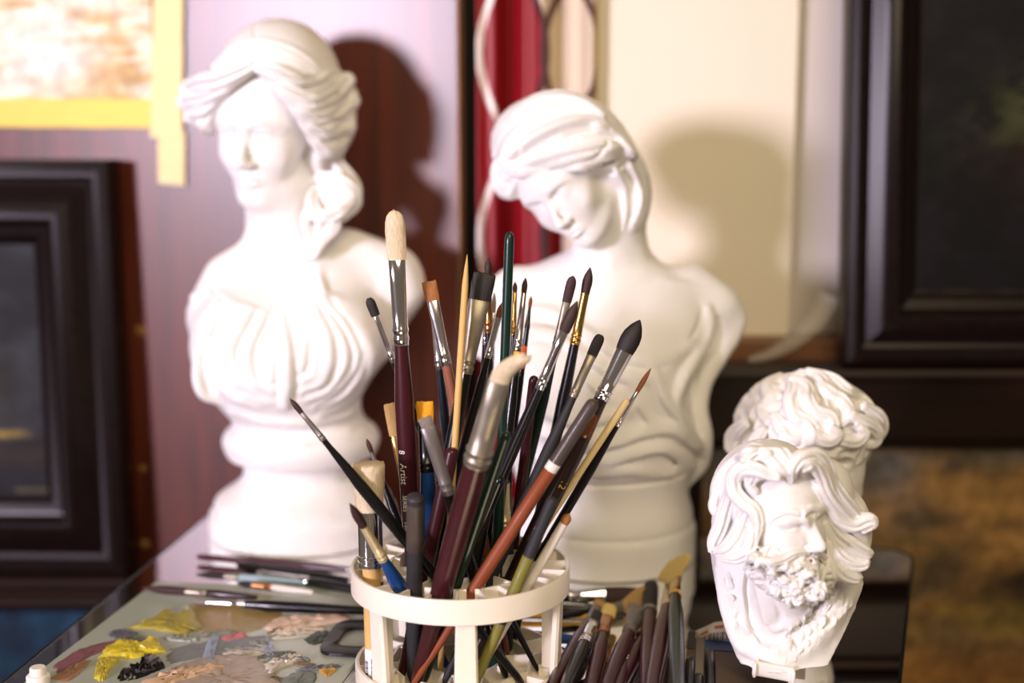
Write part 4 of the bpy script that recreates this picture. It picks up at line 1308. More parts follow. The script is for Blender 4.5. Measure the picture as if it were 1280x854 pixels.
L_ = lie
def loose_left():
    g = 'loose brushes on the table'
    L_('slim plum-coloured handle lying farthest back at the left, its end by the bust', (470, 716), (246, 696), .006, .005, 'round', 10, 24, 4, 4, 4.5, 6.5, 4, 'brown', 'silver', 'maroon')
    L_('black brush handle lying just before the plum one', (474, 731), (296, 706), .007, .006, 'round', 12, 24, 4, 4, 4.5, 5.5, 4, 'brown', 'silver', 'black')
    L_('brush with a bright white ferrule and black handle end, behind the palette', (320, 716), (470, 742), .0065, .0065, 'round', 8, 62, 4, 4, 6, 6.5, 4, 'grey', 'chrome', 'black')
    L_('pale blue-stained brush with a dark tip lying behind the palette', (243, 718), (400, 730), .006, .006, 'round', 40, 18, 4, 4, 5, 5, 3, 'black', 'dirty', 'pastel')
    L_('brush with a coral paint stain on a black tip, on the palette', (296, 729), (392, 741), .009, .009, 'round', 22, 24, 4, 4.5, 4.5, 4.5, 3, 'black', 'copper', 'white')
    L_('dark paint-crusted brush along the back of the palette', (176, 735), (322, 747), .010, .010, 'round', 60, 26, 5, 5, 5, 5.5, 3, 'maroon', 'dirty', 'darkbrown')
    L_('black brush with a silver ferrule lying across the palette', (240, 752), (462, 764), .009, .010, 'round', 20, 48, 4, 4, 5, 7.5, 5, 'grey', 'chrome', 'black')


loose_left()


def loose_right():
    L_('maroon brush with a tan ferrule, first of the fanned pile right of the holder', (752, 752), (668, 896), .012, .010, 'filbert', 10, 30, 8, 6.5, 7, 9.5, 6, 'fan', 'grey', 'maroon')
    L_('black brush with a bright chrome ferrule in the pile right of the holder', (748, 764), (690, 900), .020, .012, 'flat', 16, 36, 6, 6, 7.5, 9, 6, 'black', 'chrome', 'black')
    L_('maroon brush with yellow-stained bristles in the pile right of the holder', (763, 756), (728, 904), .013, .010, 'filbert', 18, 28, 9, 7.5, 7, 9.5, 6, 'yellow', 'copper', 'maroon')
    L_('maroon brush with a broad flared tan ferrule in the middle of the pile', (800, 758), (740, 906), .015, .011, 'flat', 10, 34, 14, 13, 8, 10, 6, 'grey', 'grey', 'maroon')
    L_('dark brush with a small chrome ferrule sunk in the pile', (790, 792), (762, 906), .012, .010, 'flat', 8, 34, 5, 5, 5.5, 7, 5, 'black', 'chrome', 'maroon')
    L_('plum-brown handle slanting under the pile', (812, 780), (748, 910), .008, .008, 'round', 8, 16, 7, 7, 8, 10, 7, 'brown', 'copper', 'maroon')
    L_('dark-haired pointed brush at the right of the pile', (814, 726), (806, 900), .016, .012, 'filbert', 40, 10, 9, 8, 8.5, 9, 7, 'black', 'grey', 'maroon')
    L_('thick maroon brush with a pale flat ferrule lying on top of the pile', (843, 718), (806, 908), .024, .018, 'flat', 9, 44, 10, 9.5, 8.5, 10.5, 8, 'hog', 'pale', 'maroon')
    L_('fan brush with spread yellow bristles on a green-black handle', (843, 702), (848, 906), .038, .026, 'fan', 30, 26, 26, 8, 7, 9, 7, 'yellow', 'gold', 'darkgreen', side=.8)
    L_('wide black flat brush with a chrome ferrule lying crosswise behind the holder', (796, 748), (640, 742), .008, .008, 'flat', 40, 44, 13, 13, 9, 9, 6, 'maroon', 'chrome', 'black')
    L_('thin brass-yellow handle lying crosswise behind the holder', (640, 768), (736, 770), .004, .004, 'round', 0, 0, 4, 4, 4, 3.8, 3.8, 'tan', 'silver', 'yellow')
    L_('dark brown handle lying crosswise beside the brass-yellow one', (628, 757), (742, 761), .004, .004, 'round', 0, 0, 4, 4, 4, 4.6, 3.8, 'tan', 'silver', 'darkbrown')
    L_('blue brush handle lying crosswise right of the holder', (640, 792), (738, 802), .0055, .0055, 'round', 0, 0, 6, 6, 6, 6.5, 5, 'tan', 'silver', 'blue')
    L_('old fan brush with tan bristles behind the pile', (818, 752), (690, 772), .007, .006, 'fan', 42, 20, 21, 7, 5, 5, 4, 'fan', 'dirty', 'black')
    for lb, a, e in (('left black felt pen standing off the pile, before the paint tube', (863, 826), (858, 910)), ('middle black felt pen, the lowest of three', (873, 846), (868, 912)), ('right black felt pen with a tiny red tip, beside the bearded bust', (887, 815), (890, 908))):
        A = G(a[0], a[1], .0075); B = G(e[0], e[1], .0075); ax = (B-A)/np.linalg.norm(B-A)
        t = thing('felt_pen', (A+B)/2*[1, 1, 0], lb, 'pen', 'black felt pens'); m = ppx(A)
        mb = MB(); mb.tube([A, A+ax*.0012, A+ax*.004, A+ax*.035, A+ax*.0355, B], [5*m, 6.2*m, 6.8*m, 6.8*m, 6.3*m, 6.3*m], 20); mb.build('barrel', HD['black'], t)
        mb = MB(); mb.tube([A-ax*.003, A-ax*.0028, A+ax*.0006], [1.2*m, 2.2*m, 2.8*m], 12); o = mb.build('nib', pbr('red_nib', s2l(96, 30, 26), .5) if 'red' in lb else HD['black'], t)


loose_right()


def paint_tube():
    a = G(860, 781, .012); b = G(985, 792, .012); t = thing('paint_tube', (a+b)/2*[1, 1, 0], 'white paint tube with rusty specks and a barcode, behind the bearded bust', 'paint tube')
    ax = (b-a)/np.linalg.norm(b-a); sd = np.array([-ax[1], ax[0], 0]); L = np.linalg.norm(b-a)
    body = pbr('tube_label', s2l(222, 210, 190), .45, noise=.08); m_, nt, bs = new_mat('tube_rusty')
    mb = MB(); rs = []
    for d, w, h in ((0, .0125, .0012), (.004, .0125, .0016), (.02, .0122, .007), (.05, .0118, .0105), (.09, .0115, .0112), (L, .0112, .0112)):
        c = a + ax*d; c[2] = h + .0006
        rs.append([c + sd*w*math.cos(q) + np.array([0, 0, h*math.sin(q)]) for q in np.linspace(0, 2*math.pi, 24, endpoint=False)])
    mb.rings(rs); mb.build('tube_body', body, t)
    ink = pbr('barcode_ink', s2l(50, 42, 38), .6); rust = pbr('rust_specks', s2l(176, 110, 54), .6)
    def strip(d0, d1, q0, q1, mat, name):
        mb = MB(); rs = []
        for d in (d0, d1):
            w = np.interp(d, [0, .004, .02, .05, .09, L], [.0125, .0125, .0122, .0118, .0115, .0112]); h = np.interp(d, [0, .004, .02, .05, .09, L], [.0012, .0016, .007, .0105, .0112, .0112])
            c = a + ax*d; c[2] = h + .0006
            ou = [c + sd*(w+.0002)*math.cos(q) + np.array([0, 0, (h+.0002)*math.sin(q)]) for q in np.linspace(q0, q1, 8)]
            inn = [c + sd*(w-.0002)*math.cos(q) + np.array([0, 0, (h-.0002)*math.sin(q)]) for q in np.linspace(q1, q0, 8)]
            rs.append(ou+inn)
        mb.rings(rs); mb.build(name, mat, t, smooth=False)
    d = .006; k = 0
    while d < .046:
        w = (.0006, .0011, .0004, .0009)[k % 4]
        strip(d, d+w, math.radians(150), math.radians(196), ink, 'barcode'); d += w + (.0009, .0006, .0012)[k % 3]; k += 1
    for d, w, q in ((.010, .006, 128), (.021, .007, 120), (.033, .005, 132), (.041, .004, 122)):
        strip(d, d+w, math.radians(q-9), math.radians(q+9), rust, 'rusty_speck')
    # flat blue and black paint box beside it
    c0 = G(858, 822, .0); c1 = G(985, 832, .0); c2 = G(985, 806, .0); c3 = G(861, 797, .0)
    q = [c0, c1, c2, c3]; ctr = sum(q)/4
    t = thing('paint_box', (ctr[0], ctr[1], .0003), 'flat brown box with blue and black panels and a grey band', 'box')
    c0b = G(852, 880, 0); c1b = G(985, 890, 0); Q = [c0b, c1b, c2, c3]
    mb = MB(); mb.rings([[p + [0, 0, .0003] for p in Q], [p + [0, 0, .0052] for p in Q]]); mb.build('box_body', pbr('brown_card', s2l(88, 70, 54), .6, noise=.1), t, smooth=False)
    def plate(pts, z, mat, name):
        P = [G(x, y, z) for x, y in pts]; mb = MB(); mb.rings([P, [p + [0, 0, .0005] for p in P]]); return mb.build(name, mat, t, smooth=False)
    plate([(872, 812), (985, 820), (985, 800), (874, 792)], .0053, pbr('blue_panel', s2l(26, 62, 110), .4), 'blue_panel')
    plate([(858, 811), (868, 811.6), (870, 791.6), (860, 791)], .0053, pbr('black_panel', s2l(14, 16, 22), .4), 'black_panel')
    plate([(868.6, 846), (879, 846.6), (881, 791.8), (871, 791)], .0060, pbr('grey_band', s2l(120, 108, 96), .5), 'grey_band')


paint_tube()
def z_at(py, hd, px=640): return W(px, py, hd)[2]


def sec(py, xl, xr, hd, b, dx=0):
    """one oval section of a body: photo row py, left/right edge, distance, half depth"""
    m = W((xl+xr)/2, py, hd)
    return (m[2], m[0], hd, (xr-xl)/2*ppx(m), b)


def make_lady_up():
    hd = 1.337
    S = Sculpt(W(200, 730, hd) - [0, .13, .03], np.array([W(560, 0, hd)[0], hd+.115, W(340, -5, hd)[2]]), .0012)
    cx = W(379, 640, hd)
    m = ppx(cx)
    zz = lambda py: z_at(py, hd)
    # turned socle
    prof = [(116, 0.0), (117, .012), (115, .022), (110, .0245), (110, .027), (108, .034), (97, .041), (86, .046), (74, .055), (71, .062), (72, .070), (76, .0735),
            (90, .0765), (97, .087), (97, .094), (92, .1015), (84, .105), (78, .112), (70, .125)]
    S.lathe((cx[0], hd), [(r*m, z) for r, z in prof], .002)
    S.stage('socle')
    # torso
    S.loft([sec(530, 300, 440, hd, .052), sec(505, 276, 448, hd-.008, .066), sec(470, 251, 463, hd-.012, .080), sec(437, 241, 476, hd-.012, .084), sec(400, 244, 480, hd-.006, .078),
            sec(368, 252, 480, hd, .066), sec(342, 268, 476, hd+.004, .054), sec(320, 288, 455, hd+.006, .045), sec(303, 310, 425, hd+.006, .038), sec(288, 322, 398, hd+.004, .034),
            sec(262, 322, 388, hd, .032), sec(235, 322, 388, hd-.002, .032)], .01)
    S.tube([W(430, 318, hd+.008), W(488, 345, hd+.008), W(497, 362, hd+.006)], [.026, .030, .024], .014)
    S.tube([W(500, 360, hd+.008), W(470, 430, hd+.012), W(438, 475, hd+.01)], [.0225, .018, .012], .012)
    S.tube([W(330, 325, hd+.004), W(290, 352, hd+.002), W(268, 395, hd-.005)], [.024, .028, .026], .012)
    for px in (300, 418): S.ell(W(px, 425, hd-.05), [.042, .034, .042], .02)
    S.stage('figure')
    # drapery: short sleeve, straps, and U-shaped folds falling to the knot
    st = S.stroke
    st([(243, 372), (262, 368), (290, 380), (318, 388)], [6, 5, 5, 4], 6, -1)
    st([(267, 345), (266, 362), (272, 372), (300, 386)], [3, 3, 3, 2], 4, 1, True)
    st([(400, 322), (398, 345), (404, 372), (396, 395)], [5, 6, 6, 4], 6, -1)
    st([(388, 335), (392, 352), (398, 368), (394, 386)], [3, 3, 3, 2], 4, 1, True)
    for i, (x0, y0, x1, y1, x2, y2) in enumerate([(396, 385, 410, 430, 378, 488), (404, 375, 432, 440, 384, 500), (410, 372, 449, 440, 392, 510), (420, 372, 462, 440, 400, 518), (392, 392, 398, 425, 370, 478)]):
        st([(x0, y0), (x1, y1), ((x1+x2)/2+10, (y1+y2)/2+14), (x2, y2)], [4, 6.5, 6, 3.5], 7, -1.5)
        st([(x0-6, y0+4), (x1-9, y1), ((x1+x2)/2, (y1+y2)/2+12), (x2-3, y2-6)], [1.5, 3.5, 3.5, 2], 5, .5, True)
    for i, (x0, y0, x1, y1, x2, y2) in enumerate([(330, 392, 310, 440, 345, 492), (312, 388, 288, 440, 335, 503), (290, 384, 266, 440, 322, 508), (270, 378, 250, 440, 300, 500), (262, 400, 246, 455, 282, 505)]):
        st([(x0, y0), (x1, y1), ((x1+x2)/2-12, (y1+y2)/2+12), (x2, y2)], [4, 6, 6, 3.5], 7, -1.5)
        st([(x0+7, y0+6), (x1+9, y1), ((x1+x2)/2, (y1+y2)/2+9), (x2+2, y2-7)], [1.2, 2.6, 2.8, 1.6], 5, .5, True)
    st([(352, 400), (358, 440), (358, 480), (356, 506)], [5, 7.5, 8, 7], 5, 0)
    st([(346, 440), (347, 470), (346, 498)], [2, 3.5, 3], 4, 1, True)
    st([(369, 450), (371, 475), (368, 500)], [2, 3.5, 3], 4, 1, True)
    st([(289, 512), (330, 524), (380, 527), (430, 518), (448, 505)], [5, 7, 8, 7, 4], 6, 0)
    S.stage('drapery')
    # head
    hh = hd - .008
    L, R = head(S, W(337, 168, hh), -18, 3, -2, .148, nose=1.3)
    S.tube([W(352, 240, hh+.012), W(356, 300, hh+.02)], [.034, .036], .015)
    S.stage('face')
    # hair: cap, ribbon bands, rolled locks and the tail on the shoulder
    S.ell(W(349, 103, hh+.016), [.0575, .066, .0585], .006)
    S.ell(W(385, 130, hh+.035), [.034, .04, .040], .01)
    st([(318, 30), (317, 50), (318, 74)], [1.4, 2, 2], 3, .5, True)
    for dy in (0, 9, 18):
        st([(266, 84+dy*.9), (290, 62+dy), (325, 52+dy), (362, 60+dy), (392, 80+dy), (412, 104+dy*.6)], [3, 4.2, 4.4, 4.4, 4.2, 3.5], 3, 0)
    def lock(P, r, amp=.34, ridges=5, k=.0006):
        Q = crom([np.r_[W(x, y, hh+d), q*m0*.9] for (x, y, d), q in zip(P, r)], 8)
        S.tube(Q[:, :3], Q[:, 3], k, ridges=ridges, amp=amp)
    m0 = ppx(W(340, 120, hh))
    S.ell(W(408, 150, hh+.012), [.028, .035, .036], .008)
    S.ell(W(408, 214, hh+.024), [.018, .02, .03], .008)
    S.ell(W(252, 128, hh+.002), [.014, .022, .026], .006)
    for P, r in [([(318, 83, -.056), (340, 90, -.058), (365, 104, -.050), (392, 108, -.030), (416, 98, -.004)], [7, 12, 15, 16, 13]),
                 ([(340, 100, -.058), (360, 116, -.056), (385, 128, -.045), (410, 124, -.020), (430, 106, .002)], [6, 12, 15, 15, 13]),
                 ([(360, 120, -.055), (376, 138, -.050), (398, 147, -.035), (420, 142, -.010), (435, 130, .010)], [6, 12, 14, 14, 14]),
                 ([(374, 138, -.046), (386, 155, -.042), (404, 165, -.028), (426, 160, -.004)], [6, 12, 14, 13]),
                 ([(386, 158, -.036), (396, 175, -.032), (410, 186, -.020), (424, 178, -.004)], [6, 11, 12, 11]),
                 ([(314, 83, -.058), (296, 92, -.057), (275, 102, -.047), (256, 107, -.029), (242, 112, -.008)], [7, 12, 15, 15, 12]),
                 ([(294, 102, -.056), (274, 114, -.046), (254, 124, -.028), (239, 128, -.008)], [5, 11, 13, 12]),
                 ([(270, 124, -.040), (256, 137, -.026), (244, 141, -.006)], [8, 12, 12]),
                 ([(262, 140, -.028), (257, 153, -.018), (263, 163, -.010)], [8, 11, 7])]:
        lock(P, r)
    for px, py, r, dh in ((430, 103, 13, .012), (432, 131, 15, .014), (426, 162, 14, .010), (416, 186, 11, .004), (440, 117, 8, .016),
                          (240, 109, 13, .002), (235, 126, 12, .004), (243, 142, 13, .0)):
        S.blob(px, py, r, 4, hd=hh+dh)
    for pts in ([(412, 88), (424, 97), (434, 108)], [(416, 118), (432, 122), (445, 130)], [(412, 150), (428, 152), (440, 158)],
                [(231, 117), (246, 117), (260, 113)], [(229, 134), (246, 135), (258, 131)], [(248, 151), (260, 147), (266, 140)]):
        st(pts, [1.5, 2.8, 1.5], 3, .6, True)
    # the tail of hair on the shoulder
    S.ell(W(416, 248, hh-.008), [.017, .017, .02], .004)
    S.ell(W(398, 196, hh+.004), [.012, .02, .016], .004)
    lock([(398, 188, .016), (422, 212, .010), (439, 238, -.002), (428, 262, -.014), (408, 272, -.022), (398, 296, -.030), (389, 322, -.036)], [12, 15, 16, 16, 14, 10, 5], .24, 3, .004)
    lock([(396, 222, .0), (416, 224, -.014), (434, 234, -.018), (444, 250, -.012), (440, 264, -.006)], [7, 10, 11, 10, 6])
    lock([(402, 230, -.008), (390, 250, -.022), (398, 270, -.032), (420, 268, -.032), (438, 252, -.024)], [5, 9, 11, 10, 6])
    lock([(418, 266, -.024), (418, 284, -.030), (404, 302, -.036), (394, 322, -.040)], [8, 9, 6, 3])
    lock([(386, 256, -.026), (381, 278, -.030), (386, 298, -.034), (384, 318, -.038)], [5, 7, 6, 3])
    st([(405, 282), (412, 277), (421, 268)], [1.4, 2.6, 1.4], 3, .5, True)
    for px, py, r, dh in ((434, 101, 11, .004), (440, 126, 11, .004), (434, 158, 12, .0), (424, 186, 9, -.004), (232, 112, 9, -.004), (229, 128, 9, .0), (238, 147, 9, -.004)):
        S.blob(px, py, r, 1.5, hd=hh+dh)
    S.stage('hair')
    S.cut([0, 0, 0], [0, 0, -1])
    root = thing('plaster_bust', (cx[0], hd, 0), 'tall white plaster bust of a woman with rolled hair and a shoulder curl', 'bust', 'plaster busts on the table')
    sculpt_objects(S, root, M_PLASTER)
    return root
def make_lady_down():
    hd = 1.262
    S = Sculpt(W(575, 760, hd) - [0, .12, .03], np.array([W(945, 700, hd)[0], hd+.115, W(700, 105, hd)[2]]), .0012)
    st = S.stroke
    cx = W(755, 660, hd); m = ppx(cx)
    prof = [(114, 0), (114, .030), (112, .0335), (107, .0345), (107, .0365), (110, .039), (108, .050), (103, .056), (99, .062), (97, .075), (98, .09)]
    S.lathe((cx[0], hd), [(r*m, z) for r, z in prof], .002)
    S.stage('socle')
    # trunk: shoulders down to the wrapped waist
    S.loft([sec(648, 655, 857, hd, .074), sec(620, 652, 855, hd, .074), sec(595, 645, 862, hd, .076), sec(565, 636, 872, hd-.004, .080), sec(530, 628, 868, hd-.010, .082), sec(490, 620, 862, hd-.014, .080),
            sec(450, 612, 872, hd-.012, .074), sec(415, 604, 884, hd-.004, .064), sec(385, 608, 892, hd+.004, .054), sec(360, 628, 880, hd+.008, .046), sec(340, 652, 850, hd+.010, .040),
            sec(325, 682, 822, hd+.010, .035), sec(305, 726, 800, hd+.006, .030), sec(285, 738, 788, hd+.006, .027)], .01)
    # neck, leaning to the left up into the head
    S.tube([W(768, 345, hd+.012), W(766, 310, hd+.008), W(752, 262, hd+.006)], [.038, .028, .029], .014)
    # breast and shoulders
    for px, py in ((672, 462), (778, 470)): S.ell(W(px, py, hd-.052), [.040, .034, .040], .022)
    S.tube([W(862, 360, hd+.012), W(893, 385, hd+.010), W(897, 420, hd+.008)], [.022, .024, .020], .012)
    S.tube([W(645, 362, hd+.010), W(618, 390, hd+.006), W(612, 425, hd+.004)], [.022, .024, .02], .012)
    # collar bones, neck cords
    st([(768, 318), (757, 342), (748, 358)], [5, 5, 3], 7, -3.5)
    st([(790, 352), (830, 352), (862, 358)], [3, 4, 3], 7, -2)
    st([(735, 356), (700, 360), (668, 368)], [3, 4, 3], 7, -2)
    S.stage('figure')
    # drapery: roll over the right shoulder, sweeping down and round to the left
    st([(905, 372, hd+.012), (918, 392, hd+.008), (915, 415, hd+.0), (897, 444, hd-.008), (879, 476, hd-.012), (874, 510, hd-.016), (880, 545, hd-.016), (876, 578, hd-.012), (860, 600, hd-.01)], [13, 15, 13, 14, 13, 11, 11, 11, 8], 5)
    st([(884, 386), (886, 404), (880, 426), (866, 450), (850, 478), (842, 510), (850, 545)], [6, 8, 9, 10, 9, 8, 6], 5, 1, ridges=0)
    st([(898, 398), (898, 415), (888, 440), (868, 470), (860, 500), (866, 540)], [2, 3.2, 3.4, 3.4, 3.2, 2], 4, .5, True)
    st([(878, 388), (872, 410), (856, 436), (836, 462)], [2, 3, 3, 2], 4, .5, True)
    for i, (pts, r) in enumerate([
        ([(648, 398), (668, 390), (700, 398), (738, 422), (776, 446), (812, 452), (840, 446), (866, 430)], 7),
        ([(650, 415), (690, 420), (730, 448), (770, 470), (806, 474), (836, 462)], 6),
        ([(812, 458), (822, 490), (842, 520), (866, 548), (878, 566)], 8),
        ([(790, 470), (796, 505), (818, 535), (846, 556), (866, 580)], 7),
        ([(872, 560), (840, 538), (805, 540), (770, 552), (735, 556), (700, 548), (668, 536)], 8),
        ([(866, 585), (830, 562), (795, 566), (760, 575), (722, 574), (690, 566)], 7),
        ([(640, 470), (660, 500), (690, 520), (725, 528), (762, 520), (795, 505)], 7),
        ([(634, 500), (656, 528), (690, 546), (730, 548), (772, 535)], 6),
        ([(720, 440), (728, 470), (748, 492), (772, 500)], 6),
        ([(636, 540), (664, 566), (700, 584), (740, 590), (790, 588), (840, 592)], 6)]):
        n = len(pts)
        st(pts, [r*.5] + [r*1.15]*(n-2) + [r*.5], 9, -2.5)
        st([(x+1, y+r*1.25+2) for x, y in pts[:-1]], [r*.2] + [r*.45]*(n-3) + [r*.2], 4, .5, True)
    st([(655, 600), (700, 606), (760, 608), (820, 603), (856, 592)], [2, 3, 3, 3, 2], 3, .5, True)
    S.stage('drapery')
    # head, bowed and leaning to the left
    hh = hd - .030
    L, R = head(S, W(708, 229, hh), -24, 24, 31, .120, eyes='down')
    S.tube([L(.02, -.10, .25), W(764, 305, hd+.004)], [.026, .028], .014)
    st([(696, 249), (703, 253), (712, 252), (723, 245)], [.5, 1.1, 1.1, .5], 1.5, .4, True)
    st([(666, 259), (671, 263), (679, 262)], [.5, 1.0, .5], 1.5, .4, True)
    S.stage('face')
    m0 = ppx(W(700, 180, hh))
    # hair: swept cap, side roll, gathered back hair
    S.ell(W(697, 178, hh+.012), [.0585, .060, .0435], .006)
    S.ell(W(752, 196, hh+.022), [.030, .042, .032], .008)
    S.ell(W(636, 222, hh+.004), [.0155, .022, .020], .006)
    S.ell(W(779, 243, hh+.026), [.0255, .030, .041], .010)
    def lock(P, r, amp=.26, ridges=3, k=.0015, fl=1.0):
        Q = []
        for p, q in zip(P, r):
            if len(p) == 3: w = W(p[0], p[1], hh + p[2])
            else:
                w = S.hit(*p)
                if w is None: w = W(p[0], p[1], Q[-1][1] if Q else hh)
                w = w + ray(*p)*q*m0*.45
            Q.append(np.r_[w, q*m0])
        Q = crom(Q, 8)
        S.tube(Q[:, :3], Q[:, 3], k, ridges=ridges, amp=amp, flat=fl)
    for P, r in [
        ([(634, 205), (648, 190), (672, 172), (704, 158), (738, 152), (762, 160)], [9, 14, 16, 16, 14, 8]),
        ([(640, 222), (660, 206), (690, 196), (722, 190), (752, 184), (772, 186)], [8, 12, 14, 15, 14, 9]),
        ([(622, 190), (634, 168), (656, 148), (684, 136), (714, 134), (742, 142)], [9, 13, 15, 15, 14, 8]),
        ([(648, 140), (672, 128), (700, 124), (728, 130), (750, 142)], [8, 12, 13, 12, 8]),
        ([(690, 206), (716, 200), (740, 196), (762, 190), (784, 188)], [6, 9, 11, 12, 7]),
        ([(700, 212), (726, 208), (750, 210), (770, 206), (788, 194)], [5, 8, 11, 12, 6]),
        ([(745, 160), (768, 172), (782, 186), (790, 196)], [11, 13, 12, 7]),
        ([(620, 212), (626, 228), (640, 240), (646, 228)], [9, 12, 11, 8]),
        ([(628, 204), (646, 214), (664, 214)], [8, 10, 6]),
        ([(786, 206), (794, 226), (800, 250), (794, 274), (787, 288)], [8, 11, 12, 11, 5]),
        ([(768, 214), (778, 236), (781, 262), (779, 286)], [8, 11, 11, 5])]:
        lock(P, r)
    for pts in ([(650, 198), (646, 208), (652, 215)], [(656, 168), (648, 186), (650, 200)], [(690, 214), (722, 206), (744, 198), (760, 176), (762, 160)], [(700, 176), (720, 168), (742, 164)], [(736, 214), (760, 218), (780, 206)]):
        st(pts, [1.5, 3, 1.5] if len(pts) == 3 else [1.2, 2.4, 2.6, 2.4, 1.2], 3, .4, True)
    S.cut([0, 0, 0], [0, 0, -1])
    S.blur(1); S.stage('hair')
    root = thing('plaster_bust', (cx[0], hd, 0), 'white plaster bust of a draped woman bowing her head, behind the brush holder', 'bust', 'plaster busts on the table')
    sculpt_objects(S, root, M_PLASTER)
    return root
def curls_on(S, c, r, R, pts, rc, rt, rng, amp=.25, k=.0008, turn=(3.2, 5.2)):
    """C-shaped locks laid over an ellipsoid (centre c, radii r, axes R) round the given unit directions"""
    for u in pts:
        u = np.asarray(u, float); p = u * r
        n = (p / r**2); n /= np.linalg.norm(n)
        t1 = np.cross(n, [.3, .2, 1.]); t1 /= np.linalg.norm(t1); t2 = np.cross(n, t1)
        a0 = rng.uniform(0, 6.28); tr = rng.uniform(*turn) * rng.choice([-1, 1]); q = []
        rr = rc * rng.uniform(.8, 1.25)
        m = 12
        for i in range(m):
            f = i/(m-1); a = a0 + tr*f; rad = rr*(1.15 - .65*f)
            w = p + t1*rad*math.cos(a) + t2*rad*math.sin(a)
            w = w / math.sqrt(((w/r)**2).sum())         # back onto the ellipsoid
            w = w + n*rt*(.25 + .5*math.sin(math.pi*f))
            q.append(c + R @ w)
        S.tube(np.array(q), rt*np.interp(np.linspace(0, 1, m), [0, .25, .7, 1], [.55, 1, .95, .5]), k, ridges=4, amp=amp, up=n, flat=.8)


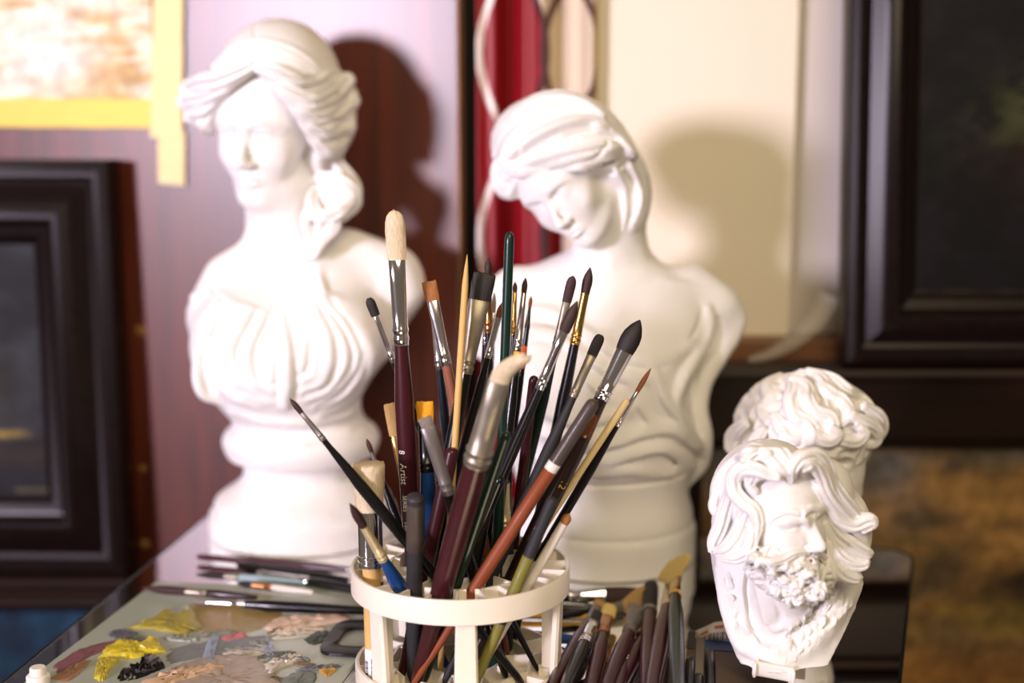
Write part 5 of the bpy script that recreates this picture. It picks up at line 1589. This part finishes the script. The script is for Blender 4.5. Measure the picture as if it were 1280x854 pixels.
def make_bearded():
    hd = .960
    S = Sculpt(W(868, 870, .90) * [1, 0, 1] + [0, .872, 0], np.array([W(1112, 700, .97)[0], 1.015, W(980, 540, .95)[2]]), .00075)
    st = S.stroke
    cx = W(966, 840, hd); m = ppx(cx)
    S.lathe((cx[0], hd), [(r*m, z) for r, z in [(68, -.004), (68, .004), (66, .008), (60, .0125), (48, .0165), (36, .0195), (31, .023), (31, .045)]], .0015)
    S.stage('socle')
    hs = hd + .012
    out = [(893, 690), (895, 715), (899, 740), (907, 780), (917, 813), (926, 821), (943, 828), (975, 833), (1008, 837), (1016, 834), (1024, 823), (1054, 775), (1074, 738), (1078, 728), (1076, 716), (1060, 690)]
    P = [(W(x, y, hs)[0], W(x, y, hs)[2]) for x, y in out]
    S.prism(P, hs-.004, hs+.026, .004, bulge=.022)
    # neck and bare chest sunk between the collar halves
    Pi = [(934, 690), (929, 740), (935, 782), (948, 801), (970, 804), (996, 789), (1030, 756), (1036, 690)]
    B = Sculpt(S.lo, S.lo + S.h*(S.n-1), S.h) if False else None
    S.prism([(W(x, y, hs-.016)[0], W(x, y, hs-.016)[2]) for x, y in Pi], hs-.07, hs-.010, .003, sub=True)
    S.tube([W(985, 690, hs-.018), W(976, 745, hs-.012), W(968, 790, hs-.006)], [.027, .022, .016], .005)
    S.ell(W(1000, 775, hs-.004), [.022, .012, .012], .005)
    S.ell(W(948, 775, hs-.004), [.012, .012, .02], .005)
    st([(946, 722), (952, 750), (958, 776)], [5, 6, 5], 5, -1)
    st([(1012, 762), (992, 776), (968, 786)], [4, 7, 5], 5, -1.5)
    st([(968, 752), (976, 770), (972, 782)], [3, 5, 3], 5, 0, True)
    S.stage('figure')
    # fur collar: raised rims and short tufts
    st([(899, 712), (905, 750), (915, 786), (926, 808), (944, 818)], [6, 8, 8, 8, 6], 6, -2)
    st([(1064, 734), (1046, 758), (1020, 792), (996, 812), (966, 818), (946, 820)], [9, 15, 18, 16, 10, 6], 8, -11)
    st([(968, 806), (958, 818), (946, 826)], [1, 1.8, 1], 2, .6, True)
    rng = np.random.default_rng(5)
    for i in range(260):
        f = rng.random(); g = rng.uniform(-1, 1)
        x = 1058 - 80*f + g*12; y = 742 + 76*f + g*13
        if x < 960: continue
        a = 2.2 + rng.normal(0, .35)
        st([(x, y), (x + 5*math.cos(a)+1, y + 4*math.sin(a)), (x + 8*math.cos(a), y + 11*math.sin(a))], [.8, 1.6, .6], 1.4, .0, n=3)
    for i in range(60):
        f = rng.random(); g = rng.uniform(-1, 1)
        x = 906 + 22*f + g*9; y = 712 + 75*f + g*5
        st([(x, y), (x+2, y+4), (x+1, y+9)], [1.0, 1.9, .7], 1.0, .3, n=3)
    S.stage('collar')
    hh = .934
    L, R = head(S, W(969, 650, hh), 38, -7, 5, .096, male=True, mouth=True, nose=1.35)
    m0 = ppx(W(975, 650, hh))
    S.blur(1)
    st([(1002, 636), (1006, 648), (1011, 661), (1015, 671), (1016, 675)], [3.4, 4.2, 4.6, 5.2, 4.6], 3, -2.0)
    st([(1001, 675), (1003, 678), (1006, 679)], [2.6, 3.2, 2.6], 2, -1.0)
    S.blob(1006, 682, (1.8, 1.5, 1.2), .8, lift=.6, sub=True)
    for pts, r in (([(960, 653), (972, 645), (986, 640), (999, 641)], [2, 4, 4.4, 3]), ([(1006, 641), (1014, 636), (1024, 637)], [3, 4, 2.4])):       # knitted brows
        st(pts, r, 3, -.8)
    st([(964, 656), (975, 649.5), (988, 647), (1000, 649)], [1.4, 3.2, 3.8, 2.6], 1.5, .8, True)
    st([(970, 657), (984, 660), (998, 656)], [1, 2.2, 1.6], 2, .6, True)
    st([(1008, 647), (1015, 643), (1024, 643)], [1.4, 2.8, 1.4], 1.5, .7, True)
    S.blob(985, 652, (6.5, 5, 4.6), .8, lift=-2.6)
    S.blob(1017, 645, (3.4, 4, 3.4), 1, lift=-2.6)
    st([(971, 654), (979, 648.5), (988, 647.5), (997, 651)], [.8, 1.5, 1.5, .8], .8, .6)
    st([(972, 656), (984, 658), (996, 655)], [.6, 1.2, .6], .8, .4)
    S.blob(987, 651.5, 1.7, .6, lift=.5, sub=True)
    S.blob(1018, 644, 1.2, .6, lift=.4, sub=True)
    st([(972, 660), (984, 663), (996, 659)], [.6, 1.4, .6], 2, .5, True)
    st([(1001, 631), (1002, 639), (1003, 647)], [.6, 1.6, .8], 2, .4, True)
    st([(982, 622), (1000, 617), (1014, 621)], [.6, 1.4, .6], 2, .4, True)
    st([(996, 684), (986, 690), (978, 696)], [.8, 1.4, .8], 2, .4, True)
    S.stage('face')
    def lock(P, r, amp=.3, ridges=3, k=.0008):
        Q = []
        for p, q in zip(P, r):
            w = W(p[0], p[1], hh+p[2]) if len(p) > 2 else S.hit(*p)
            Q.append(np.r_[w if w is not None else W(p[0], p[1], hh-.03), q*m0])
        Q = crom(Q, 8)
        S.tube(Q[:, :3], Q[:, 3]*1.3, k, ridges=5, amp=.2, flat=.72)
    S.ell(W(958, 622, hh+.036), [.040, .036, .042], .004)
    S.ell(W(920, 655, hh+.016), [.017, .022, .026], .004)
    S.ell(W(1050, 668, hh+.014), [.022, .016, .034], .006)
    S.ell(W(1030, 612, hh+.016), [.020, .026, .022], .005)
    for P, r in [
        ([(966, 597, -.036), (948, 588, -.034), (930, 586, -.026), (918, 596, -.020), (918, 614, -.020), (930, 628, -.024), (942, 638, -.028), (947, 656, -.028), (943, 680, -.026)], [4, 7, 8.5, 8.5, 8, 7.5, 7, 6, 3]),
        ([(972, 598, -.038), (960, 592, -.034), (946, 594, -.030), (938, 604, -.026), (944, 616, -.028)], [3, 6, 6.5, 6, 3]),
        ([(986, 601), (976, 586, -.034), (962, 572, -.028), (946, 562, -.016), (936, 566, -.004)], [4, 7.5, 8.5, 8, 5]),
        ([(989, 600), (986, 582, -.034), (976, 566, -.028), (962, 557, -.016), (950, 557, -.004)], [4, 7, 8, 8, 5]),
        ([(990, 602), (992, 584, -.036), (1002, 572, -.034), (1018, 569, -.028), (1030, 580, -.022), (1038, 600, -.016), (1052, 622, -.010), (1068, 640, -.002), (1076, 646, .004)], [3, 6.5, 8, 8, 8, 8, 8, 7, 3]),
        ([(1004, 597), (1006, 583, -.034), (1018, 582, -.030), (1028, 596, -.024), (1036, 616, -.018), (1050, 636, -.010), (1066, 650, -.004)], [3, 6, 7, 7, 7, 7, 4]),
        ([(1016, 603), (1024, 612, -.020), (1034, 630, -.014), (1048, 648, -.008), (1066, 656, -.004), (1084, 650, -.002), (1091, 655, -.002), (1080, 664, -.004)], [3, 5, 6, 7, 8, 7.5, 5, 3]),
        ([(1030, 632, -.012), (1036, 652, -.008), (1046, 668, -.004), (1062, 680, -.002), (1080, 690, .002), (1089, 692, .004)], [3, 6, 8, 8.5, 7, 3]),
        ([(1032, 655, -.010), (1038, 676, -.006), (1048, 694, -.004), (1062, 704, -.002), (1078, 706, .0), (1084, 700, .002)], [3, 6, 8, 8, 6, 3]),
        ([(1036, 680, -.008), (1042, 702, -.006), (1054, 716, -.004), (1066, 722, -.002), (1074, 722, .0)], [3, 6, 8, 7, 4]),
        ([(938, 632, -.024), (930, 648, -.020), (922, 668, -.018), (910, 684, -.014), (896, 690, -.006)], [6, 8, 8.5, 8, 5]),
        ([(946, 640, -.026), (941, 662, -.026), (936, 684, -.024), (922, 696, -.018), (904, 698, -.010)], [5, 7, 7.5, 7, 4]),
        ([(914, 614, -.014), (906, 638, -.008), (900, 660, -.004), (893, 676, .0), (890, 688, .002)], [6, 8, 8, 7, 4]),
        ([(960, 568), (944, 570), (930, 577)], [4, 6, 4]),
        ([(968, 561), (950, 560), (934, 567), (922, 576)], [4, 6, 6, 4]),
        ([(926, 575, .0), (910, 590, .002), (900, 608, .004), (897, 624, .006)], [8, 9, 9, 6]),
        ([(898, 616, .002), (894, 632, .002), (898, 644, .0)], [6, 7, 5]),
        ([(962, 556, -.004), (940, 564, .004), (920, 580, .008)], [6, 8, 6]),
        ]:
        lock(P, r)
    S.stage('hair')
    S.ell(W(1032, 690, hh+.012), [.010, .012, .020], .004)
    # beard: moustache, cheek whiskers and curled mass on the chin
    S.ell(W(996, 726, hh-.006), [.0225, .020, .0165], .003)
    S.ell(W(958, 708, hh+.000), [.014, .018, .016], .004)
    S.ell(W(1030, 716, hh+.002), [.008, .016, .014], .004)
    rng = np.random.default_rng(11)
    def curl(x, y, rc, rt):
        a0 = rng.uniform(0, 6.28); tr = rng.uniform(3., 4.8)*rng.choice([-1, 1]); P = []
        for f in np.linspace(0, 1, 6):
            q = rc*(1.15-.6*f); P.append((x + q*math.cos(a0+tr*f), y + q*math.sin(a0+tr*f)*.85))
        st(P, rt*np.array([.5, .95, 1, 1, .9, .5]), 1.2, .6, n=4, ridges=3, amp=.2)
    for i in range(300):
        x = rng.uniform(934, 1046); y = rng.uniform(688, 760)
        inside = ((x-1000)/40)**2 + ((y-728)/28)**2 < 1 or ((x-956)/21)**2 + ((y-706)/20)**2 < 1
        if not inside or (abs(x-1010) < 20 and y < 702): continue
        if S.hit(x, y) is None: continue
        curl(x, y, rng.uniform(4.5, 7.5), rng.uniform(2.6, 3.8))
    for P, r in [([(1011, 692), (1002, 690), (991, 692), (978, 699), (962, 703), (951, 699)], [2.5, 5, 6.5, 6.5, 5, 3]), ([(1016, 692), (1023, 692), (1031, 699), (1036, 708)], [2.5, 4.5, 5, 3]),
                 ([(1004, 697), (993, 700), (980, 707), (964, 713)], [3, 5, 5.5, 3])]:
        st(P, r, 1.5, 1.5, ridges=5, amp=.2)
    st([(990, 706), (1002, 703), (1012, 701), (1026, 703)], [1, 2.2, 2.6, 1.2], 1.5, .8, True)
    st([(1000, 709), (1012, 707), (1022, 709)], [1.5, 3, 1.5], 1.5, .5)
    S.stage('beard')
    S.cut([0, 0, 0], [0, 0, -1])
    root = thing('plaster_bust', (cx[0], hd, 0), 'small white plaster bust of a long-bearded man with flowing hair and a fur collar', 'bust', 'plaster busts on the table')
    sculpt_objects(S, root, M_PLASTER)
    # blank scrolled plate on the socle
    mb = MB()
    a = W(943, 836, hd-.0195); b = W(991, 845, hd-.0195); w_ = b - a
    up = np.array([0, -.25, 1.]); up /= np.linalg.norm(up)
    n = np.cross(w_, up); n /= np.linalg.norm(n)
    if n[1] > 0: n = -n
    t = w_/np.linalg.norm(w_); ln = np.linalg.norm(w_)
    rs = []
    for f in np.linspace(0, 1, 9):
        e = abs(f-.5)*2
        hgt = .0058 + .0004*(e > .85); th = .0016 + .0008*(e > .85)
        ctr = a + w_*f
        rs.append([ctr + up*hgt*math.copysign(abs(math.sin(q))**.5, math.sin(q)) + n*th*math.copysign(abs(math.cos(q))**.5, math.cos(q)) + n*(-.001) for q in np.linspace(0, 2*math.pi, 20, endpoint=False)])
    mb.rings(rs)
    for f in (0, 1):
        ctr = a + w_*f + n*.0015
        mb.tube([ctr - up*.0058, ctr - up*.003, ctr + up*.003, ctr + up*.0058], [.0010, .0017, .0017, .0010], 10)
    mb.build('name_plate', M_PLASTER, root)
    return root


def make_curly():
    hd = 1.125
    hh = hd - .004
    S = Sculpt(W(895, 800, hd) * [1, 0, 0] + [0, hd-.09, -.002], np.array([W(1125, 700, hd)[0], hd+.09, W(990, 448, hd)[2]]), .0009)
    st = S.stroke
    cx = W(985, 740, hd); m = ppx(cx)
    S.lathe((cx[0], hd), [(r*m, z) for r, z in [(56, -.004), (56, .006), (52, .010), (44, .014), (34, .020), (31, .028), (33, .036)]], .0015)
    S.stage('socle')
    S.loft([(z, cx[0], hd, a, b) for z, a, b in [(.030, .022, .02), (.045, .036, .028), (.062, .040, .03), (.075, .034, .028), (.088, .024, .026), (.11, .024, .026), (.135, .024, .026)]], .004)
    S.stage('figure')
    L, R = head(S, W(1011, 604, hh), 42, 20, -6, .112, male=True)
    S.tube([L(0, -.08, .25), np.array([cx[0], hd, .085])], [.026, .025], .01)
    S.stage('face')
    c = W(1003, 540, hh+.010); r = np.array([.050, .056, .043])
    Rr = np.eye(3)
    S.ell(c, r*1.03, .003)
    S.ell(W(1062, 530, hh-.004), [.020, .026, .020], .004)
    S.ell(W(940, 556, hh+.01), [.018, .030, .020], .004)
    m0 = ppx(W(1000, 520, hh))
    def lock(P, rr_, amp=.3, ridges=3, k=.0008):
        Q = crom([np.r_[W(x, y, hh+d), q*m0] for (x, y, d), q in zip(P, rr_)], 8)
        S.tube(Q[:, :3], Q[:, 3]*1.25, k, ridges=5, amp=.2, flat=.75)
    rng = np.random.default_rng(3)
    # overall curls all round the head, then the larger locks of the fringe
    dirs = []
    N = 190
    for i in range(N):
        z = 1 - 1.62*(i+.5)/N; a = i*2.39996
        q = math.sqrt(max(0, 1-z*z)); dirs.append((q*math.cos(a), q*math.sin(a), z))
    curls_on(S, c, r*1.0, Rr, dirs, .0082, .0044, rng, amp=.2)
    def sl(P, rr_, lift=1.):
        st(P, np.array(rr_)*1.3, 1.2, lift, ridges=5, amp=.2, flat=.75)
    sl([(984, 472), (992, 486), (988, 502), (994, 520), (1010, 530), (1016, 546), (1006, 556)], [4, 8, 8, 8, 8, 7, 4], 2)
    sl([(990, 474), (1006, 484), (1010, 502), (1020, 516), (1036, 522), (1040, 536), (1030, 548)], [4, 8, 8, 8, 8, 7, 4], 2)
    sl([(1000, 466), (1022, 474), (1034, 490), (1050, 500), (1060, 516), (1052, 530)], [4, 8, 8, 8, 7, 4], 2)
    sl([(1010, 464), (1038, 474), (1056, 488), (1074, 500), (1086, 514), (1080, 528)], [4, 7, 8, 8, 7, 4], 2)
    sl([(976, 470), (960, 484), (964, 500), (954, 514), (960, 528)], [4, 8, 8, 7, 4], 2)
    sl([(968, 520), (978, 536), (990, 548), (1000, 540), (996, 528)], [5, 8, 8, 6, 3], 2)
    for P, rr_ in [([(1010, 540, -.050), (1022, 548, -.052), (1036, 552, -.052), (1046, 544, -.052), (1040, 534, -.054)], [4, 7, 7, 6, 3]),
                   ([(1040, 540, -.050), (1054, 550, -.048), (1070, 552, -.044), (1080, 542, -.042), (1072, 532, -.046)], [4, 7, 7, 6, 3]),
                   ([(1066, 520, -.044), (1082, 530, -.036), (1094, 540, -.028), (1092, 552, -.026), (1080, 556, -.030)], [5, 8, 8, 7, 4]),
                   ([(1080, 508, -.034), (1096, 520, -.024), (1102, 534, -.018), (1098, 550, -.018)], [5, 8, 7, 4]),
                   ([(930, 530, -.026), (918, 542, -.016), (914, 556, -.012), (922, 568, -.014)], [6, 8, 8, 5]),
                   ([(952, 540, -.036), (942, 556, -.032), (946, 570, -.030), (960, 572, -.034)], [6, 8, 8, 5]),
                   ([(980, 545, -.048), (976, 562, -.046), (988, 572, -.048), (1002, 566, -.050)], [5, 7, 7, 4])]:
        lock(P, rr_)
    for x, y, q in ((990, 540, 5), (974, 532, 4), (1020, 534, 3), (956, 552, 4), (1062, 540, 3), (950, 508, 3), (1012, 512, 2.5), (1074, 534, 3)):
        S.blob(x, y, q, 2, lift=-1, sub=True)
    S.cut([0, 0, 0], [0, 0, -1])
    S.blur(1); S.stage('hair')
    root = thing('plaster_bust', (cx[0], hd, 0), 'small white plaster head with thick curly hair, half hidden behind the bearded bust', 'bust', 'plaster busts on the table')
    sculpt_objects(S, root, M_PLASTER)
    return root
make_lady_up(); make_lady_down(); make_bearded(); make_curly()
# ------------------------------------------------------------------ camera and light
cam = bpy.data.cameras.new('camera'); cam_o = bpy.data.objects.new('camera', cam); COL.objects.link(cam_o)
cam.sensor_width = 36; cam.lens = F_PX / 1280 * 36
cam_o.location = Vector(CAM.tolist()); cam_o.rotation_euler = (math.pi/2 - PITCH, 0, 0)
cam.clip_start = .01
cam.dof.use_dof = True; cam.dof.focus_distance = 1.01; cam.dof.aperture_fstop = 2.4
SC.camera = cam_o
SC.view_settings.view_transform = 'Standard'; SC.view_settings.look = 'None'
SC.view_settings.gamma = 1; SC.view_settings.use_curve_mapping = False
SC.view_settings.exposure = 0.0
def area(name, loc, target, size, power, col):
    l = bpy.data.lights.new(name, 'AREA'); l.shape = 'DISK'; l.size = size; l.energy = power; l.color = col
    o = bpy.data.objects.new(name, l); COL.objects.link(o); o.location = loc
    o.rotation_euler = (Vector(target) - Vector(loc)).to_track_quat('-Z', 'Y').to_euler()
    return o
sl_ = area('studio_lamp', (-2.2, -1.6, .74), (-.20, 1.32, .32), .56, 12.2, (.95, .82, 1.))
sl_.data.spread = math.radians(52)
area('warm_fill', (.45, -1.2, 2.1), (.1, 1.3, .2), 1.7, 54, (1., .80, .53))  # unseen warm fill light, added to lift the shaded sides
w = bpy.data.worlds.new('world'); SC.world = w; w.use_nodes = True
w.node_tree.nodes['Background'].inputs[0].default_value = (1., .80, .56, 1)
w.node_tree.nodes['Background'].inputs[1].default_value = .15
